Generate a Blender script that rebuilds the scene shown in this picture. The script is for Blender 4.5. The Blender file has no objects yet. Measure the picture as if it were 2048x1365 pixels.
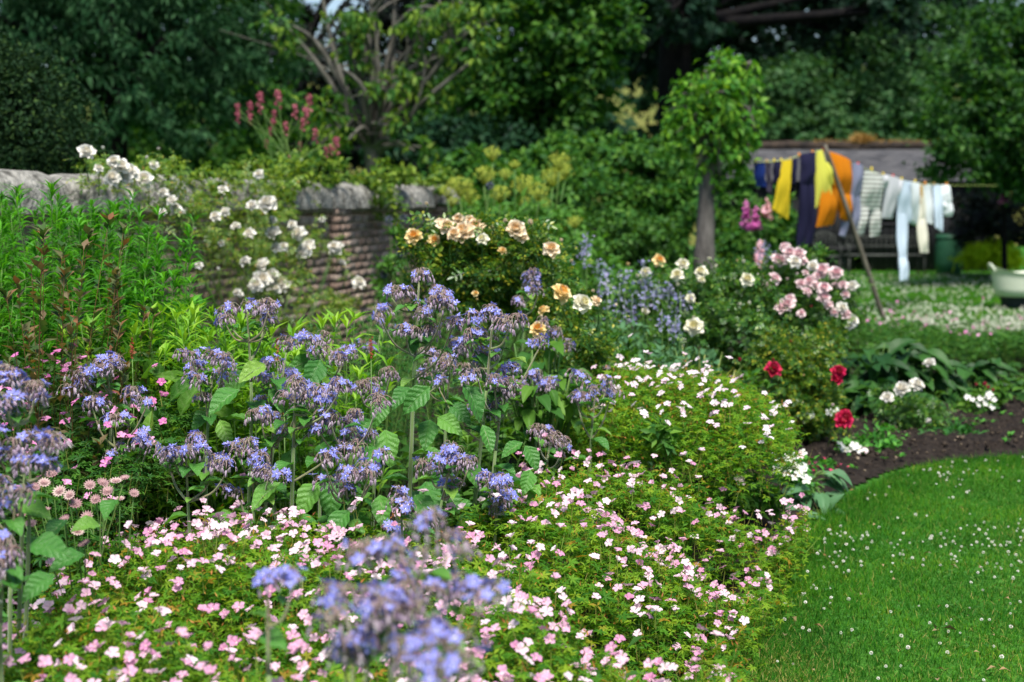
import bpy, math
import numpy as np
from mathutils import Matrix, Quaternion, Vector

# ------------------------------------------------------------------ camera, sky, sun, exposure
S = bpy.context.scene
COL = S.collection
R = math.radians
CAM_H = 1.6
FPX = 2844.0                       # focal length in pixels of a 2048 px wide frame (50 mm)
TILT = math.atan(282.5 / FPX)
cam_data = bpy.data.cameras.new("camera")
cam_data.lens = 50.0
cam_data.sensor_width = 36.0
cam_data.clip_end = 2000.0
cam_data.dof.use_dof = True
cam_data.dof.focus_distance = 4.95
cam_data.dof.aperture_fstop = 2.5
cam = bpy.data.objects.new("camera", cam_data)
COL.objects.link(cam)
cam.location = (0, 0, CAM_H)
cam.rotation_euler = (math.pi / 2 - TILT, 0, 0)
S.camera = cam

SUN_EL, SUN_AZ = R(62), R(173)     # azimuth measured from +Y (view direction) towards +X
sun_dir = Vector((math.sin(SUN_AZ) * math.cos(SUN_EL), math.cos(SUN_AZ) * math.cos(SUN_EL), math.sin(SUN_EL)))
sd = bpy.data.lights.new("sun", 'SUN')
sd.energy = 3.8
sd.angle = R(18.0)
sd.color = (1.0, 0.95, 0.86)
so = bpy.data.objects.new("sun", sd)
COL.objects.link(so)
so.location = (0, 0, 30)
so.rotation_euler = (-sun_dir).to_track_quat('-Z', 'Y').to_euler()

W = bpy.data.worlds.new("World")
S.world = W
W.use_nodes = True
wn = W.node_tree.nodes
sky = wn.new('ShaderNodeTexSky')
sky.sky_type = 'NISHITA'
sky.sun_disc = False
sky.sun_elevation = SUN_EL
sky.sun_rotation = SUN_AZ
W.node_tree.links.new(sky.outputs[0], wn['Background'].inputs[0])
wn['Background'].inputs[1].default_value = 0.078
S.view_settings.view_transform = 'Standard'
S.view_settings.look = 'None'
S.view_settings.exposure = 1.06
S.view_settings.gamma = 1.0
S.cycles.max_bounces = 6
S.cycles.transparent_max_bounces = 4

# ------------------------------------------------------------------ helpers
rng = np.random.default_rng(11)
def srgb(r, g, b):
    f = lambda c: (c / 255 / 12.92) if c / 255 < 0.04045 else ((c / 255 + 0.055) / 1.055) ** 2.4
    return (f(r), f(g), f(b), 1.0)

def ray(px, py):
    xc, yc = (px - 1024) / FPX, (682.5 - py) / FPX
    c, s = math.cos(TILT), math.sin(TILT)
    return np.array([xc, c + s * yc, -s + c * yc])

def at(px, py, d):
    r = ray(px, py)
    return np.array([0, 0, CAM_H]) + r * (d / r[1])

def on_ground(px, py, z=0.0):
    r = ray(px, py)
    return np.array([0, 0, CAM_H]) + r * ((z - CAM_H) / r[2])

def foot(px, d):
    return np.array([(px - 1024) / FPX * d * 1.0, d, 0.0])

def unit(v):
    return v / np.maximum(np.linalg.norm(v, axis=-1, keepdims=True), 1e-9)

def noise2(x, y, k=1.0, seed=0):
    r = np.random.default_rng(seed)
    out = 0
    for i in range(6):
        a = r.uniform(0, 6.28); f = k * (1 + 0.7 * i); p = r.uniform(0, 6.28)
        out = out + np.sin((x * math.cos(a) + y * math.sin(a)) * f + p) / (1 + 0.6 * i)
    return out / 2.5

def inside(poly, x, y):
    x, y = np.asarray(x), np.asarray(y)
    res = np.zeros(x.shape, bool)
    n = len(poly)
    for i in range(n):
        x0, y0 = poly[i]; x1, y1 = poly[(i + 1) % n]
        c = ((y0 > y) != (y1 > y)) & (x < (x1 - x0) * (y - y0) / ((y1 - y0) or 1e-9) + x0)
        res ^= c
    return res

def dist_line(pl, x, y):
    best = np.full(np.shape(x), 1e9)
    for (x0, y0), (x1, y1) in zip(pl[:-1], pl[1:]):
        dx, dy = x1 - x0, y1 - y0
        t = np.clip(((x - x0) * dx + (y - y0) * dy) / (dx * dx + dy * dy), 0, 1)
        best = np.minimum(best, np.hypot(x - x0 - t * dx, y - y0 - t * dy))
    return best

class MB:
    """collects shapes, links them as ONE mesh object"""
    def __init__(s):
        s.v, s.loops, s.tot, s.mi, s.n = [], [], [], [], 0
    def add(s, V, F, mi=0):
        V = np.asarray(V, float).reshape(-1, 3)
        for f in F:
            s.loops.append(np.asarray(f, np.int64) + s.n)
            s.tot.append(np.array([len(f)])); s.mi.append(np.array([mi]))
        s.v.append(V); s.n += len(V)
        return s
    def many(s, T, P, M, scale=None, mi=0):
        """template T=(V,F) placed at P (N,3) with frames M (N,3,3), columns = axes"""
        V, F = T
        N = len(P)
        if N == 0: return s
        if scale is not None:
            sc = np.asarray(scale, float)
            if sc.ndim == 1: sc = sc[:, None]
            VV = V[None] * (sc[:, None, :] if sc.shape[1] == 3 else sc[:, None, :1])
        else:
            VV = np.repeat(V[None], N, 0)
        X = np.einsum('nij,nkj->nki', M, VV) + P[:, None, :]
        nv = len(V)
        lo = np.concatenate([np.asarray(f) for f in F]); to = np.array([len(f) for f in F])
        off = (np.arange(N) * nv)[:, None] + s.n
        s.loops.append((lo[None] + off).ravel()); s.tot.append(np.tile(to, N))
        s.mi.append(np.full(N * len(F), mi)); s.v.append(X.reshape(-1, 3)); s.n += N * nv
        return s
    def tube(s, pts, rad, k=6, mi=0):
        pts = np.asarray(pts, float); n = len(pts)
        rad = np.broadcast_to(np.asarray(rad, float), (n,))
        t = unit(np.gradient(pts, axis=0))
        ref = np.array([0.31, 0.17, 0.93]) if abs(t[:, 2]).mean() < 0.8 else np.array([0.93, 0.31, 0.1])
        a = unit(np.cross(t, ref)); b = np.cross(t, a)
        th = np.arange(k) / k * 2 * np.pi
        V = pts[:, None] + rad[:, None, None] * (np.cos(th)[None, :, None] * a[:, None] + np.sin(th)[None, :, None] * b[:, None])
        i = np.arange(n - 1)[:, None] * k; j = np.arange(k)[None]; j2 = (j + 1) % k
        q = np.stack([i + j, i + j2, i + k + j2, i + k + j], -1).reshape(-1)
        s.loops.append(q + s.n); s.tot.append(np.full((n - 1) * k, 4)); s.mi.append(np.full((n - 1) * k, mi))
        s.loops.append(np.arange(k)[::-1] + s.n); s.loops.append(np.arange(k) + (n - 1) * k + s.n)
        s.tot.append(np.array([k, k])); s.mi.append(np.array([mi, mi]))
        s.v.append(V.reshape(-1, 3)); s.n += n * k
        return s
    def grid(s, X, mi=0, flip=False):
        a, b = X.shape[:2]
        i = np.arange(a - 1)[:, None] * b; j = np.arange(b - 1)[None]
        q = np.stack([i + j, i + j + 1, i + b + j + 1, i + b + j], -1)
        if flip: q = q[..., ::-1]
        s.loops.append(q.reshape(-1) + s.n); s.tot.append(np.full((a - 1) * (b - 1), 4)); s.mi.append(np.full((a - 1) * (b - 1), mi))
        s.v.append(X.reshape(-1, 3)); s.n += a * b
        return s
    def box(s, c, h, M=None, mi=0):
        V = np.array([[x, y, z] for x in (-1, 1) for y in (-1, 1) for z in (-1, 1)], float) * np.asarray(h)
        if M is not None: V = V @ np.asarray(M).T
        return s.add(V + np.asarray(c), BOXF, mi)
    def mesh(s, name, mats, smooth=True, origin=(0, 0, 0)):
        m = bpy.data.meshes.new(name)
        V = np.concatenate(s.v) - np.asarray(origin, float)
        L = np.concatenate(s.loops).astype(np.int32); T = np.concatenate(s.tot).astype(np.int32)
        m.vertices.add(len(V)); m.vertices.foreach_set('co', V.astype(np.float32).ravel())
        m.loops.add(len(L)); m.loops.foreach_set('vertex_index', L)
        m.polygons.add(len(T))
        m.polygons.foreach_set('loop_start', (np.cumsum(T) - T).astype(np.int32))
        m.polygons.foreach_set('loop_total', T)
        m.polygons.foreach_set('material_index', np.concatenate(s.mi).astype(np.int32))
        if smooth: m.polygons.foreach_set('use_smooth', np.ones(len(T), bool))
        for x in (mats if isinstance(mats, (list, tuple)) else [mats]): m.materials.append(x)
        m.update(calc_edges=True)
        m.validate()
        return m
    def build(s, name, mats, parent=None, smooth=True, loc=None):
        org = np.array(parent.location) if parent is not None else (np.array(loc, float) if loc is not None else np.zeros(3))
        if parent is not None and parent.parent is not None: org = org + np.array(parent.parent.location)
        o = bpy.data.objects.new(name, s.mesh(name, mats, smooth, org))
        COL.objects.link(o)
        if parent is not None: o.parent = parent
        else: o.location = org
        return o
BOXF = [(0, 1, 3, 2), (4, 6, 7, 5), (0, 4, 5, 1), (2, 3, 7, 6), (0, 2, 6, 4), (1, 5, 7, 3)]

def tag(o, label=None, cat=None, group=None, kind=None):
    if label: o['label'] = label
    if cat: o['category'] = cat
    if group: o['group'] = group
    if kind: o['kind'] = kind
    return o

def thing(name, loc, label, cat, group=None):
    o = bpy.data.objects.new(name, None)
    o.empty_display_size = 0.1
    COL.objects.link(o)
    o.location = tuple(float(c) for c in loc)
    return tag(o, label, cat, group)

def put(name, me, parent, loc, M=None, scale=1.0, abs_parent=None):
    """one object of shared mesh data under its parent, at a world place"""
    o = bpy.data.objects.new(name, me)
    COL.objects.link(o)
    o.parent = parent
    org = np.array(parent.location)
    o.location = tuple(np.asarray(loc) - org)
    if M is not None:
        o.rotation_mode = 'QUATERNION'
        o.rotation_quaternion = Matrix(np.asarray(M).tolist()).to_quaternion()
    o.scale = (scale, scale, scale) if np.isscalar(scale) else tuple(scale)
    return o

def frames(d, up):
    """leaf frames: y along d, z near up"""
    y = unit(np.asarray(d, float)); x = unit(np.cross(y, up)); z = np.cross(x, y)
    return np.stack([x, y, z], -1)

def frames_z(n, spin=None):
    """flower frames: z along n, spun about it"""
    n = unit(np.asarray(n, float)); N = len(n)
    a = np.where(np.abs(n[:, :1]) < 0.8, [[1.0, 0, 0]], [[0, 1.0, 0]])
    x = unit(np.cross(a, n)); y = np.cross(n, x)
    th = rng.uniform(0, 6.283, N) if spin is None else spin
    c, s_ = np.cos(th)[:, None], np.sin(th)[:, None]
    return np.stack([x * c + y * s_, y * c - x * s_, n], -1)

# ------------------------------------------------------------------ materials
def mat(name):
    m = bpy.data.materials.new(name); m.use_nodes = True
    return m, m.node_tree.nodes, m.node_tree.links, m.node_tree.nodes['Principled BSDF']

def ramp(n, cols, pos=None):
    r = n.new('ShaderNodeValToRGB')
    e = r.color_ramp.elements
    pos = pos or [i / (len(cols) - 1) for i in range(len(cols))]
    while len(e) < len(cols): e.new(0.5)
    for k, c in enumerate(cols):
        e[k].position = pos[k]; e[k].color = c if len(c) == 4 else (*c, 1)
    return r

def leaf_mat(name, cols, trans=0.35, rough=0.55, spec=0.2, pos=None, by='island', tcol=None, sheen=0.0):
    m, n, l, b = mat(name)
    if by == 'island':
        g = n.new('ShaderNodeNewGeometry'); src = g.outputs['Random Per Island']
    else:
        g = n.new('ShaderNodeObjectInfo'); src = g.outputs['Random']
    r = ramp(n, cols, pos)
    l.new(src, r.inputs[0])
    l.new(r.outputs[0], b.inputs['Base Color'])
    b.inputs['Roughness'].default_value = rough
    b.inputs['Specular IOR Level'].default_value = spec
    if sheen:
        b.inputs['Sheen Weight'].default_value = sheen; b.inputs['Sheen Roughness'].default_value = 0.4
    if trans > 0:
        t = n.new('ShaderNodeBsdfTranslucent')
        mx = n.new('ShaderNodeMixRGB'); mx.blend_type = 'MULTIPLY'; mx.inputs[0].default_value = 1
        mx.inputs[2].default_value = tcol or (1.5, 1.45, 0.55, 1)
        l.new(r.outputs[0], mx.inputs[1]); l.new(mx.outputs[0], t.inputs[0])
        s = n.new('ShaderNodeMixShader'); s.inputs[0].default_value = trans
        l.new(b.outputs[0], s.inputs[1]); l.new(t.outputs[0], s.inputs[2])
        l.new(s.outputs[0], n['Material Output'].inputs[0])
    return m

def solid_mat(name, c1, c2=None, scale=8.0, rough=0.8, bump=0.0, spec=0.3, detail=6.0, coords='Object', stretch=None, bscale=None):
    m, n, l, b = mat(name)
    b.inputs['Roughness'].default_value = rough; b.inputs['Specular IOR Level'].default_value = spec
    tc = n.new('ShaderNodeTexCoord'); mp = n.new('ShaderNodeMapping')
    if stretch: mp.inputs['Scale'].default_value = stretch
    l.new(tc.outputs[coords], mp.inputs[0])
    t = n.new('ShaderNodeTexNoise'); t.inputs['Scale'].default_value = scale; t.inputs['Detail'].default_value = detail
    t.inputs['Roughness'].default_value = 0.65
    l.new(mp.outputs[0], t.inputs['Vector'])
    r = ramp(n, [c1, c2 or c1], [0.35, 0.65]); l.new(t.outputs[0], r.inputs[0]); l.new(r.outputs[0], b.inputs['Base Color'])
    if bump:
        u = n.new('ShaderNodeTexNoise'); u.inputs['Scale'].default_value = bscale or scale * 2; u.inputs['Detail'].default_value = 8
        l.new(mp.outputs[0], u.inputs['Vector'])
        bp = n.new('ShaderNodeBump'); bp.inputs['Strength'].default_value = bump; bp.inputs['Distance'].default_value = 0.03
        l.new(u.outputs[0], bp.inputs['Height']); l.new(bp.outputs[0], b.inputs['Normal'])
    return m

G = lambda *c: (*c, 1.0)
def vein(m, freq=13, amt=.12):
    """midrib and side veins on a leaf whose own axes are x across, y along"""
    n, l = m.node_tree.nodes, m.node_tree.links; b = n['Principled BSDF']
    def mth(op, a, c=None):
        q = n.new('ShaderNodeMath'); q.operation = op
        for i, v in enumerate((a, c)):
            if v is None: continue
            if isinstance(v, (int, float)): q.inputs[i].default_value = v
            else: l.new(v, q.inputs[i])
        return q.outputs[0]
    tc = n.new('ShaderNodeTexCoord'); sp = n.new('ShaderNodeSeparateXYZ'); l.new(tc.outputs['Object'], sp.inputs[0])
    ax = mth('ABSOLUTE', sp.outputs[0]); nz = n.new('ShaderNodeTexNoise'); nz.inputs['Scale'].default_value = 9; l.new(tc.outputs['Object'], nz.inputs['Vector'])
    ph = mth('ADD', mth('MULTIPLY', mth('SUBTRACT', sp.outputs[1], mth('MULTIPLY', ax, .9)), freq*6.283/2), mth('MULTIPLY', nz.outputs[0], 1.6))
    s_ = mth('SINE', ph); side = mth('SMOOTH_MIN', mth('MAXIMUM', mth('MULTIPLY', mth('SUBTRACT', s_, .72), 3.5), 0), 1)
    rib = mth('MAXIMUM', mth('SUBTRACT', 1, mth('MULTIPLY', ax, 55)), 0); v = mth('MINIMUM', mth('ADD', mth('MULTIPLY', side, .6), rib), 1)
    mx = n.new('ShaderNodeMixRGB'); mx.blend_type = 'MIX'; src = b.inputs['Base Color'].links[0].from_socket
    l.new(mth('MULTIPLY', v, amt), mx.inputs[0]); l.new(src, mx.inputs[1]); mx.inputs[2].default_value = (.3, .42, .16, 1); l.new(mx.outputs[0], b.inputs['Base Color'])
    nf = n.new('ShaderNodeTexNoise'); nf.inputs['Scale'].default_value = 38; nf.inputs['Detail'].default_value = 3; l.new(tc.outputs['Object'], nf.inputs['Vector'])
    bp = n.new('ShaderNodeBump'); bp.inputs['Strength'].default_value = .35; bp.inputs['Distance'].default_value = .02
    l.new(mth('ADD', mth('MULTIPLY', s_, -.35), mth('ADD', nf.outputs[0], mth('MULTIPLY', rib, -1.0))), bp.inputs['Height']); l.new(bp.outputs[0], b.inputs['Normal'])
    return m
M = {}
M['ger_leaf'] = leaf_mat('geranium_leaf', [G(.035,.14,.016), G(.075,.21,.018), G(.135,.28,.02), G(.22,.33,.025), G(.32,.18,.03)], pos=[0, .3, .65, .96, 1], trans=.42, spec=.1)
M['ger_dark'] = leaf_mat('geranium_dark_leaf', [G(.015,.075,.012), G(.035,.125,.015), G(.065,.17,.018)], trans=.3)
M['ger_stem'] = leaf_mat('geranium_stem', [G(.16,.26,.04), G(.24,.2,.06)], trans=.2)
M['calyx'] = leaf_mat('geranium_spent_calyx', [G(.34,.26,.05), G(.42,.17,.04), G(.3,.1,.04)], trans=.3)
M['borage_leaf'] = None
M['rose_leaf'] = leaf_mat('rose_leaf', [G(.018,.07,.014), G(.035,.12,.018), G(.08,.2,.02), G(.16,.26,.025)], pos=[0,.4,.8,1], trans=.25, rough=.35, spec=.5)
M['rose_leaf_light'] = leaf_mat('rose_leaf_light', [G(.05,.13,.02), G(.12,.23,.03), G(.25,.33,.05), G(.3,.18,.05)], pos=[0,.45,.92,1], trans=.35, rough=.4, spec=.4)
M['rose_leaf_yellow'] = leaf_mat('rose_leaf_yellow', [G(.02,.08,.015), G(.05,.15,.018), G(.17,.25,.02), G(.4,.36,.03)], pos=[0,.45,.9,1], trans=.3, rough=.35, spec=.4)
M['stem'] = leaf_mat('green_stem', [G(.06,.14,.03), G(.12,.2,.05)], trans=0)
M['red_stem'] = leaf_mat('red_stem', [G(.1,.045,.02), G(.14,.09,.03)], trans=0)
M['gold_leaf'] = leaf_mat('goldenrod_leaf', [G(.03,.14,.014), G(.06,.25,.018), G(.11,.36,.022)], trans=.4, spec=.25)
M['lime_leaf'] = leaf_mat('lime_leaf', [G(.08,.24,.02), G(.16,.36,.025), G(.26,.45,.04)], trans=.4, spec=.3)
M['feather_leaf'] = leaf_mat('feathery_leaf', [G(.02,.1,.02), G(.045,.17,.03)], trans=.3)
M['rusty_leaf'] = leaf_mat('rusty_leaf', [G(.03,.085,.02), G(.07,.12,.035), G(.15,.11,.06), G(.24,.1,.045)], pos=[0,.45,.85,1], trans=.3)
M['dock_leaf'] = leaf_mat('dock_leaf', [G(.025,.11,.015), G(.06,.19,.02), G(.12,.27,.025)], trans=.4, rough=.5, spec=.3)
M['mid_leaf'] = leaf_mat('perennial_leaf', [G(.03,.11,.02), G(.06,.17,.02), G(.12,.25,.03)], trans=.35)
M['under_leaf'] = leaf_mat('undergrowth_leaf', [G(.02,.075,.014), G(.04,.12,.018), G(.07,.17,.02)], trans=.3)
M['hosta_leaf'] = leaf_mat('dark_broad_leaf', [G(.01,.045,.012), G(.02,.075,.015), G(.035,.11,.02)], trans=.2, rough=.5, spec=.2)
M['grey_leaf'] = leaf_mat('grey_green_leaf', [G(.06,.16,.07), G(.1,.22,.1)], trans=.25)
M['stripe_leaf'] = leaf_mat('striped_leaf', [G(.06,.18,.03), G(.35,.4,.12), G(.45,.46,.2)], trans=.35)
M['bright_small'] = leaf_mat('bedding_leaf', [G(.03,.15,.02), G(.06,.24,.03), G(.1,.3,.04)], trans=.3)
M['ivy_leaf'] = leaf_mat('ivy_leaf', [G(.04,.11,.018), G(.1,.19,.022), G(.2,.28,.03)], trans=.35, rough=.4)
M['willow'] = leaf_mat('willow_leaf', [G(.005,.026,.010), G(.012,.05,.017), G(.045,.11,.045)], trans=.25, rough=.6, spec=.08, tcol=(1.1,1.2,.8,1))
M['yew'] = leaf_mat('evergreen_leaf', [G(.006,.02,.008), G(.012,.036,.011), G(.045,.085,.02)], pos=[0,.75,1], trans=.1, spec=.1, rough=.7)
M['stemtree_leaf'] = leaf_mat('cherry_leaf', [G(.02,.085,.015), G(.05,.14,.018), G(.17,.26,.025)], trans=.35)
M['beech'] = leaf_mat('beech_leaf', [G(.012,.06,.011), G(.026,.10,.013), G(.08,.19,.02)], trans=.35, spec=.2)
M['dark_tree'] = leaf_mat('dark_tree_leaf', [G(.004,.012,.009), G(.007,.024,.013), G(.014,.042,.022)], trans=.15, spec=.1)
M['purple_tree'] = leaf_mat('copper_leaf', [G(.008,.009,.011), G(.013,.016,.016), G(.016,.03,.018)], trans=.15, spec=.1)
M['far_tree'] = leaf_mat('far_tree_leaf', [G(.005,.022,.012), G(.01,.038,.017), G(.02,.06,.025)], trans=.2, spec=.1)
M['hedge_leaf'] = leaf_mat('shrub_leaf', [G(.018,.08,.016), G(.04,.14,.022), G(.1,.22,.03)], trans=.35)
M['elder_leaf'] = leaf_mat('elder_leaf', [G(.016,.06,.02), G(.034,.105,.03), G(.075,.16,.055)], trans=.3, spec=.2)
M['right_leaf'] = leaf_mat('hazel_leaf', [G(.008,.04,.01), G(.018,.075,.013), G(.06,.16,.02)], trans=.35, spec=.2)
M['post_leaf'] = leaf_mat('pollard_leaf', [G(.025,.11,.015), G(.065,.21,.02), G(.19,.37,.03)], trans=.4, rough=.5, spec=.2)
M['fern'] = leaf_mat('yellow_fern', [G(.3,.5,.01), G(.5,.62,.02)], trans=.4)
M['angel_leaf'] = leaf_mat('angelica_leaf', [G(.04,.14,.02), G(.09,.22,.03)], trans=.35)
M['umbel'] = leaf_mat('angelica_umbel', [G(.28,.36,.04), G(.42,.46,.09)], trans=.3)
M['grass'] = GRASS = leaf_mat('lawn_blade', [G(.012,.085,.006), G(.028,.145,.008), G(.08,.21,.012), G(.28,.26,.08)], pos=[0,.5,.93,1], trans=.35, spec=.08, rough=.7)
M['bark'] = solid_mat('grey_bark', G(.028,.027,.023), G(.125,.118,.1), scale=6, bump=.6, stretch=(1,1,.35))
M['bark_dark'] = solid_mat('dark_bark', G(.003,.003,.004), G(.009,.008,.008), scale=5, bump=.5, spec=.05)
M['bark_post'] = solid_mat('post_bark', G(.04,.037,.033), G(.13,.12,.11), scale=9, bump=.7, stretch=(1,1,.3))

gn, gl = GRASS.node_tree.nodes, GRASS.node_tree.links
gb = gn['Principled BSDF']; gp = gn.new('ShaderNodeNewGeometry'); gt_ = gn.new('ShaderNodeTexNoise'); gt_.inputs['Scale'].default_value = 1.5; gt_.inputs['Detail'].default_value = 5; gt_.inputs['Roughness'].default_value = .7
gl.new(gp.outputs['Position'], gt_.inputs['Vector']); gr_ = ramp(gn, [G(.62,.68,.8), G(1.0,1.0,1.0), G(1.9,1.3,1.1)], [.36,.52,.68]); gl.new(gt_.outputs[0], gr_.inputs[0])
gm = gn.new('ShaderNodeMixRGB'); gm.blend_type = 'MULTIPLY'; gm.inputs[0].default_value = 1
gsrc = gb.inputs['Base Color'].links[0].from_socket; gl.new(gsrc, gm.inputs[1]); gl.new(gr_.outputs[0], gm.inputs[2]); gl.new(gm.outputs[0], gb.inputs['Base Color'])
for lk in list(gl):
    if lk.from_socket == gsrc and lk.to_node.type == 'MIX_RGB' and lk.to_node != gm: gl.new(gm.outputs[0], lk.to_socket)
# ------------------------------------------------------------------ templates
def T_leaf2(w=.4, fold=.08, curl=.1):
    V = np.array([[0,0,0],[w/2,.45,fold],[0,1,-curl],[-w/2,.45,fold],[0,.5,0]], float)
    return V, [(0,1,4),(1,2,4),(2,3,4),(3,0,4)]
def T_leaf1(w=.5, fold=.08, curl=.1):
    V = np.array([[0,0,0],[w/2,.4,fold],[0,1,-curl],[-w/2,.4,fold]], float)
    return V, [(0,1,2),(0,2,3)]
def T_blade(w=.1, bend=.3):
    V = np.array([[-w/2,0,0],[w/2,0,0],[w*.38,.55,bend*.25],[-w*.38,.55,bend*.25],[0,1,bend]], float)
    return V, [(0,1,2,3),(3,2,4)]
def T_palm(n=5, cut=.5, w=20, droop=.15):
    V = [[0,0,0]]; F = []
    for k in range(n):
        a = R(-115 + 230 * k / (n - 1)); L = 1 - .22 * abs(k - (n-1)/2) / ((n-1)/2)
        i = len(V)
        for da, rr, z in ((-w, cut*L, .05), (-5, .8*L, -.02), (0, L, -droop), (8, .74*L, -.02), (w, cut*L, .05)):
            aa = a + R(da); V.append([math.sin(aa)*rr, math.cos(aa)*rr, z])
        F += [(0,i,i+1,i+2),(0,i+2,i+3,i+4)]
    return np.array(V, float) * .5, F
def T_compound(n=5, lw=.55):
    V, F = [], []
    def leaf(o, a, L):
        c, s = math.cos(a), math.sin(a); i = len(V)
        for x, y, z in ((0,0,0),(lw/2,.45,.06),(0,1,-.1),(-lw/2,.45,.06)):
            X = (x*c + y*s)*L; Y = (-x*s + y*c)*L
            V.append([o[0]+X, o[1]+Y, o[2]+z*L])
        F.extend([(i,i+1,i+2),(i,i+2,i+3)])
    leaf((0,.62,-.04), 0, .42)
    for k in range((n-1)//2):
        y = .2 + .3*k
        for sg in (-1,1): leaf((0,y,0), sg*R(68), .36)
    i = len(V); V.extend([[-.012,0,0],[.012,0,0],[.01,.65,-.03],[-.01,.65,-.03]]); F.append((i,i+1,i+2,i+3))
    return np.array(V, float), F
def T_big(w=.6, nu=6, nv=8, fold=.12, curl=.35, wave=.02, seed=0, pet=.0, heart=.0):
    """a broad leaf with wrinkles, length 1 along y"""
    r = np.random.default_rng(seed)
    u = np.linspace(-1,1,nu+1); v = np.linspace(0,1,nv+1)
    U, Vv = np.meshgrid(u, v)
    prof = np.sin(np.pi*np.clip(Vv**.75,0,1))**.75 * w/2
    prof = np.where(Vv < .02, .012, prof)
    X = U*prof*(1+.06*np.sin(Vv*25+seed)); Y = Vv.copy() - heart*(np.abs(U)*np.exp(-Vv*6))
    Z = fold*np.abs(U)*prof/ (w/2) - curl*Vv**2 + wave*np.sin(Vv*22+np.abs(U)*5+seed) * (1-.4*np.abs(U)) + wave*r.normal(0,.6,X.shape)
    P = np.stack([X,Y,Z],-1)
    if pet:
        P[...,1] = P[...,1]*(1-pet)+pet
        P[0,:,1] = 0; P[0,:,2] = 0
    b = MB().grid(P, flip=True)
    V = np.concatenate(b.v); L = np.concatenate(b.loops).reshape(-1,4)
    return V, [tuple(q) for q in L]

# ------------------------------------------------------------------ the setting: ground, hill, flower bed, lawn
EDGE = [(0.0,1.0),(0.28,2.6),(0.45,3.8),(.69,4.7),(1.34,6.6),(1.72,7.46),(2.2,8.2),(2.65,8.6),(3.2,8.8),(4.4,9.2),(6,9.9)]
BED = EDGE + [(6.3,12.5),(5.6,14.2),(4.5,14.9),(3.4,15.6),(2.9,17),(3.4,21),(3.6,26),(-.3,26),(-.83,17),(-2.95,8.35),(-4.0,4.2),(-4.6,1.0)]

m, n, l, b = mat('ground_turf'); b.inputs['Roughness'].default_value = .95; b.inputs['Specular IOR Level'].default_value = .1
tc = n.new('ShaderNodeTexCoord'); t1 = n.new('ShaderNodeTexNoise'); t1.inputs['Scale'].default_value = .9; t1.inputs['Detail'].default_value = 8
t2 = n.new('ShaderNodeTexNoise'); t2.inputs['Scale'].default_value = 60; t2.inputs['Detail'].default_value = 4
l.new(tc.outputs['Object'], t1.inputs['Vector']); l.new(tc.outputs['Object'], t2.inputs['Vector'])
r1 = ramp(n, [G(.03,.13,.015), G(.055,.17,.02), G(.13,.17,.035)], [.3,.6,.85]); l.new(t1.outputs[0], r1.inputs[0])
r2 = ramp(n, [G(.45,.45,.45), G(1.2,1.2,1.2)], [.3,.7]); l.new(t2.outputs[0], r2.inputs[0])
mx = n.new('ShaderNodeMixRGB'); mx.blend_type = 'MULTIPLY'; mx.inputs[0].default_value = 1
l.new(r1.outputs[0], mx.inputs[1]); l.new(r2.outputs[0], mx.inputs[2]); l.new(mx.outputs[0], b.inputs['Base Color'])
M['turf'] = m
g = MB(); xs = np.linspace(-400,400,41); ys = np.linspace(-60,900,41)
X, Y = np.meshgrid(xs, ys); g.grid(np.stack([X, Y, 0*X - .004], -1))
tag(g.build('ground', M['turf'], smooth=False), kind='structure')

xs = np.linspace(-120,140,90); ys = np.linspace(50,240,60); X, Y = np.meshgrid(xs, ys)
Z = 13*np.clip((Y-50)/75,0,1)**.9 * (1+.12*noise2(X,Y,.05,3)) - .05
M['meadow'] = solid_mat('dry_meadow', G(.075,.10,.02), G(.14,.14,.038), scale=.6, rough=.95, spec=.1)
h = MB().grid(np.stack([X,Y,Z],-1)); tag(h.build('hill', M['meadow']), kind='structure')

# flower bed soil
xs = np.arange(-4.8,6.4,.055); ys = np.arange(1.0,26.2,.055); X, Y = np.meshgrid(xs, ys)
ins = inside(BED, X, Y); de = dist_line(EDGE, X, Y)
Z = np.clip(de/.3,0,1)*(.035+.03*noise2(X,Y,7,5)+.018*rng.normal(0,1,X.shape)) + .004
cell = ins[:-1,:-1] & ins[1:,:-1] & ins[:-1,1:] & ins[1:,1:]
ii, jj = np.nonzero(cell & ((Y[:-1,:-1] < 12) | (rng.random(cell.shape) < 2)))
nx = X.shape[1]; idx = np.arange(X.size).reshape(X.shape)
q = np.stack([idx[ii,jj], idx[ii,jj+1], idx[ii+1,jj+1], idx[ii+1,jj]], -1)
used, inv = np.unique(q, return_inverse=True); inv = inv.reshape(q.shape)
sb = MB(); sb.v = [np.stack([X,Y,Z],-1).reshape(-1,3)[used]]; sb.n = len(used)
sb.loops = [inv.reshape(-1)]; sb.tot = [np.full(len(q),4)]; sb.mi = [np.zeros(len(q),int)]
M['soil'] = solid_mat('dark_soil', G(.007,.005,.0045), G(.032,.024,.019), scale=26, rough=.95, bump=.8, spec=.15, bscale=70)
tag(sb.build('flower_bed_soil', M['soil']), kind='structure')
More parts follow.
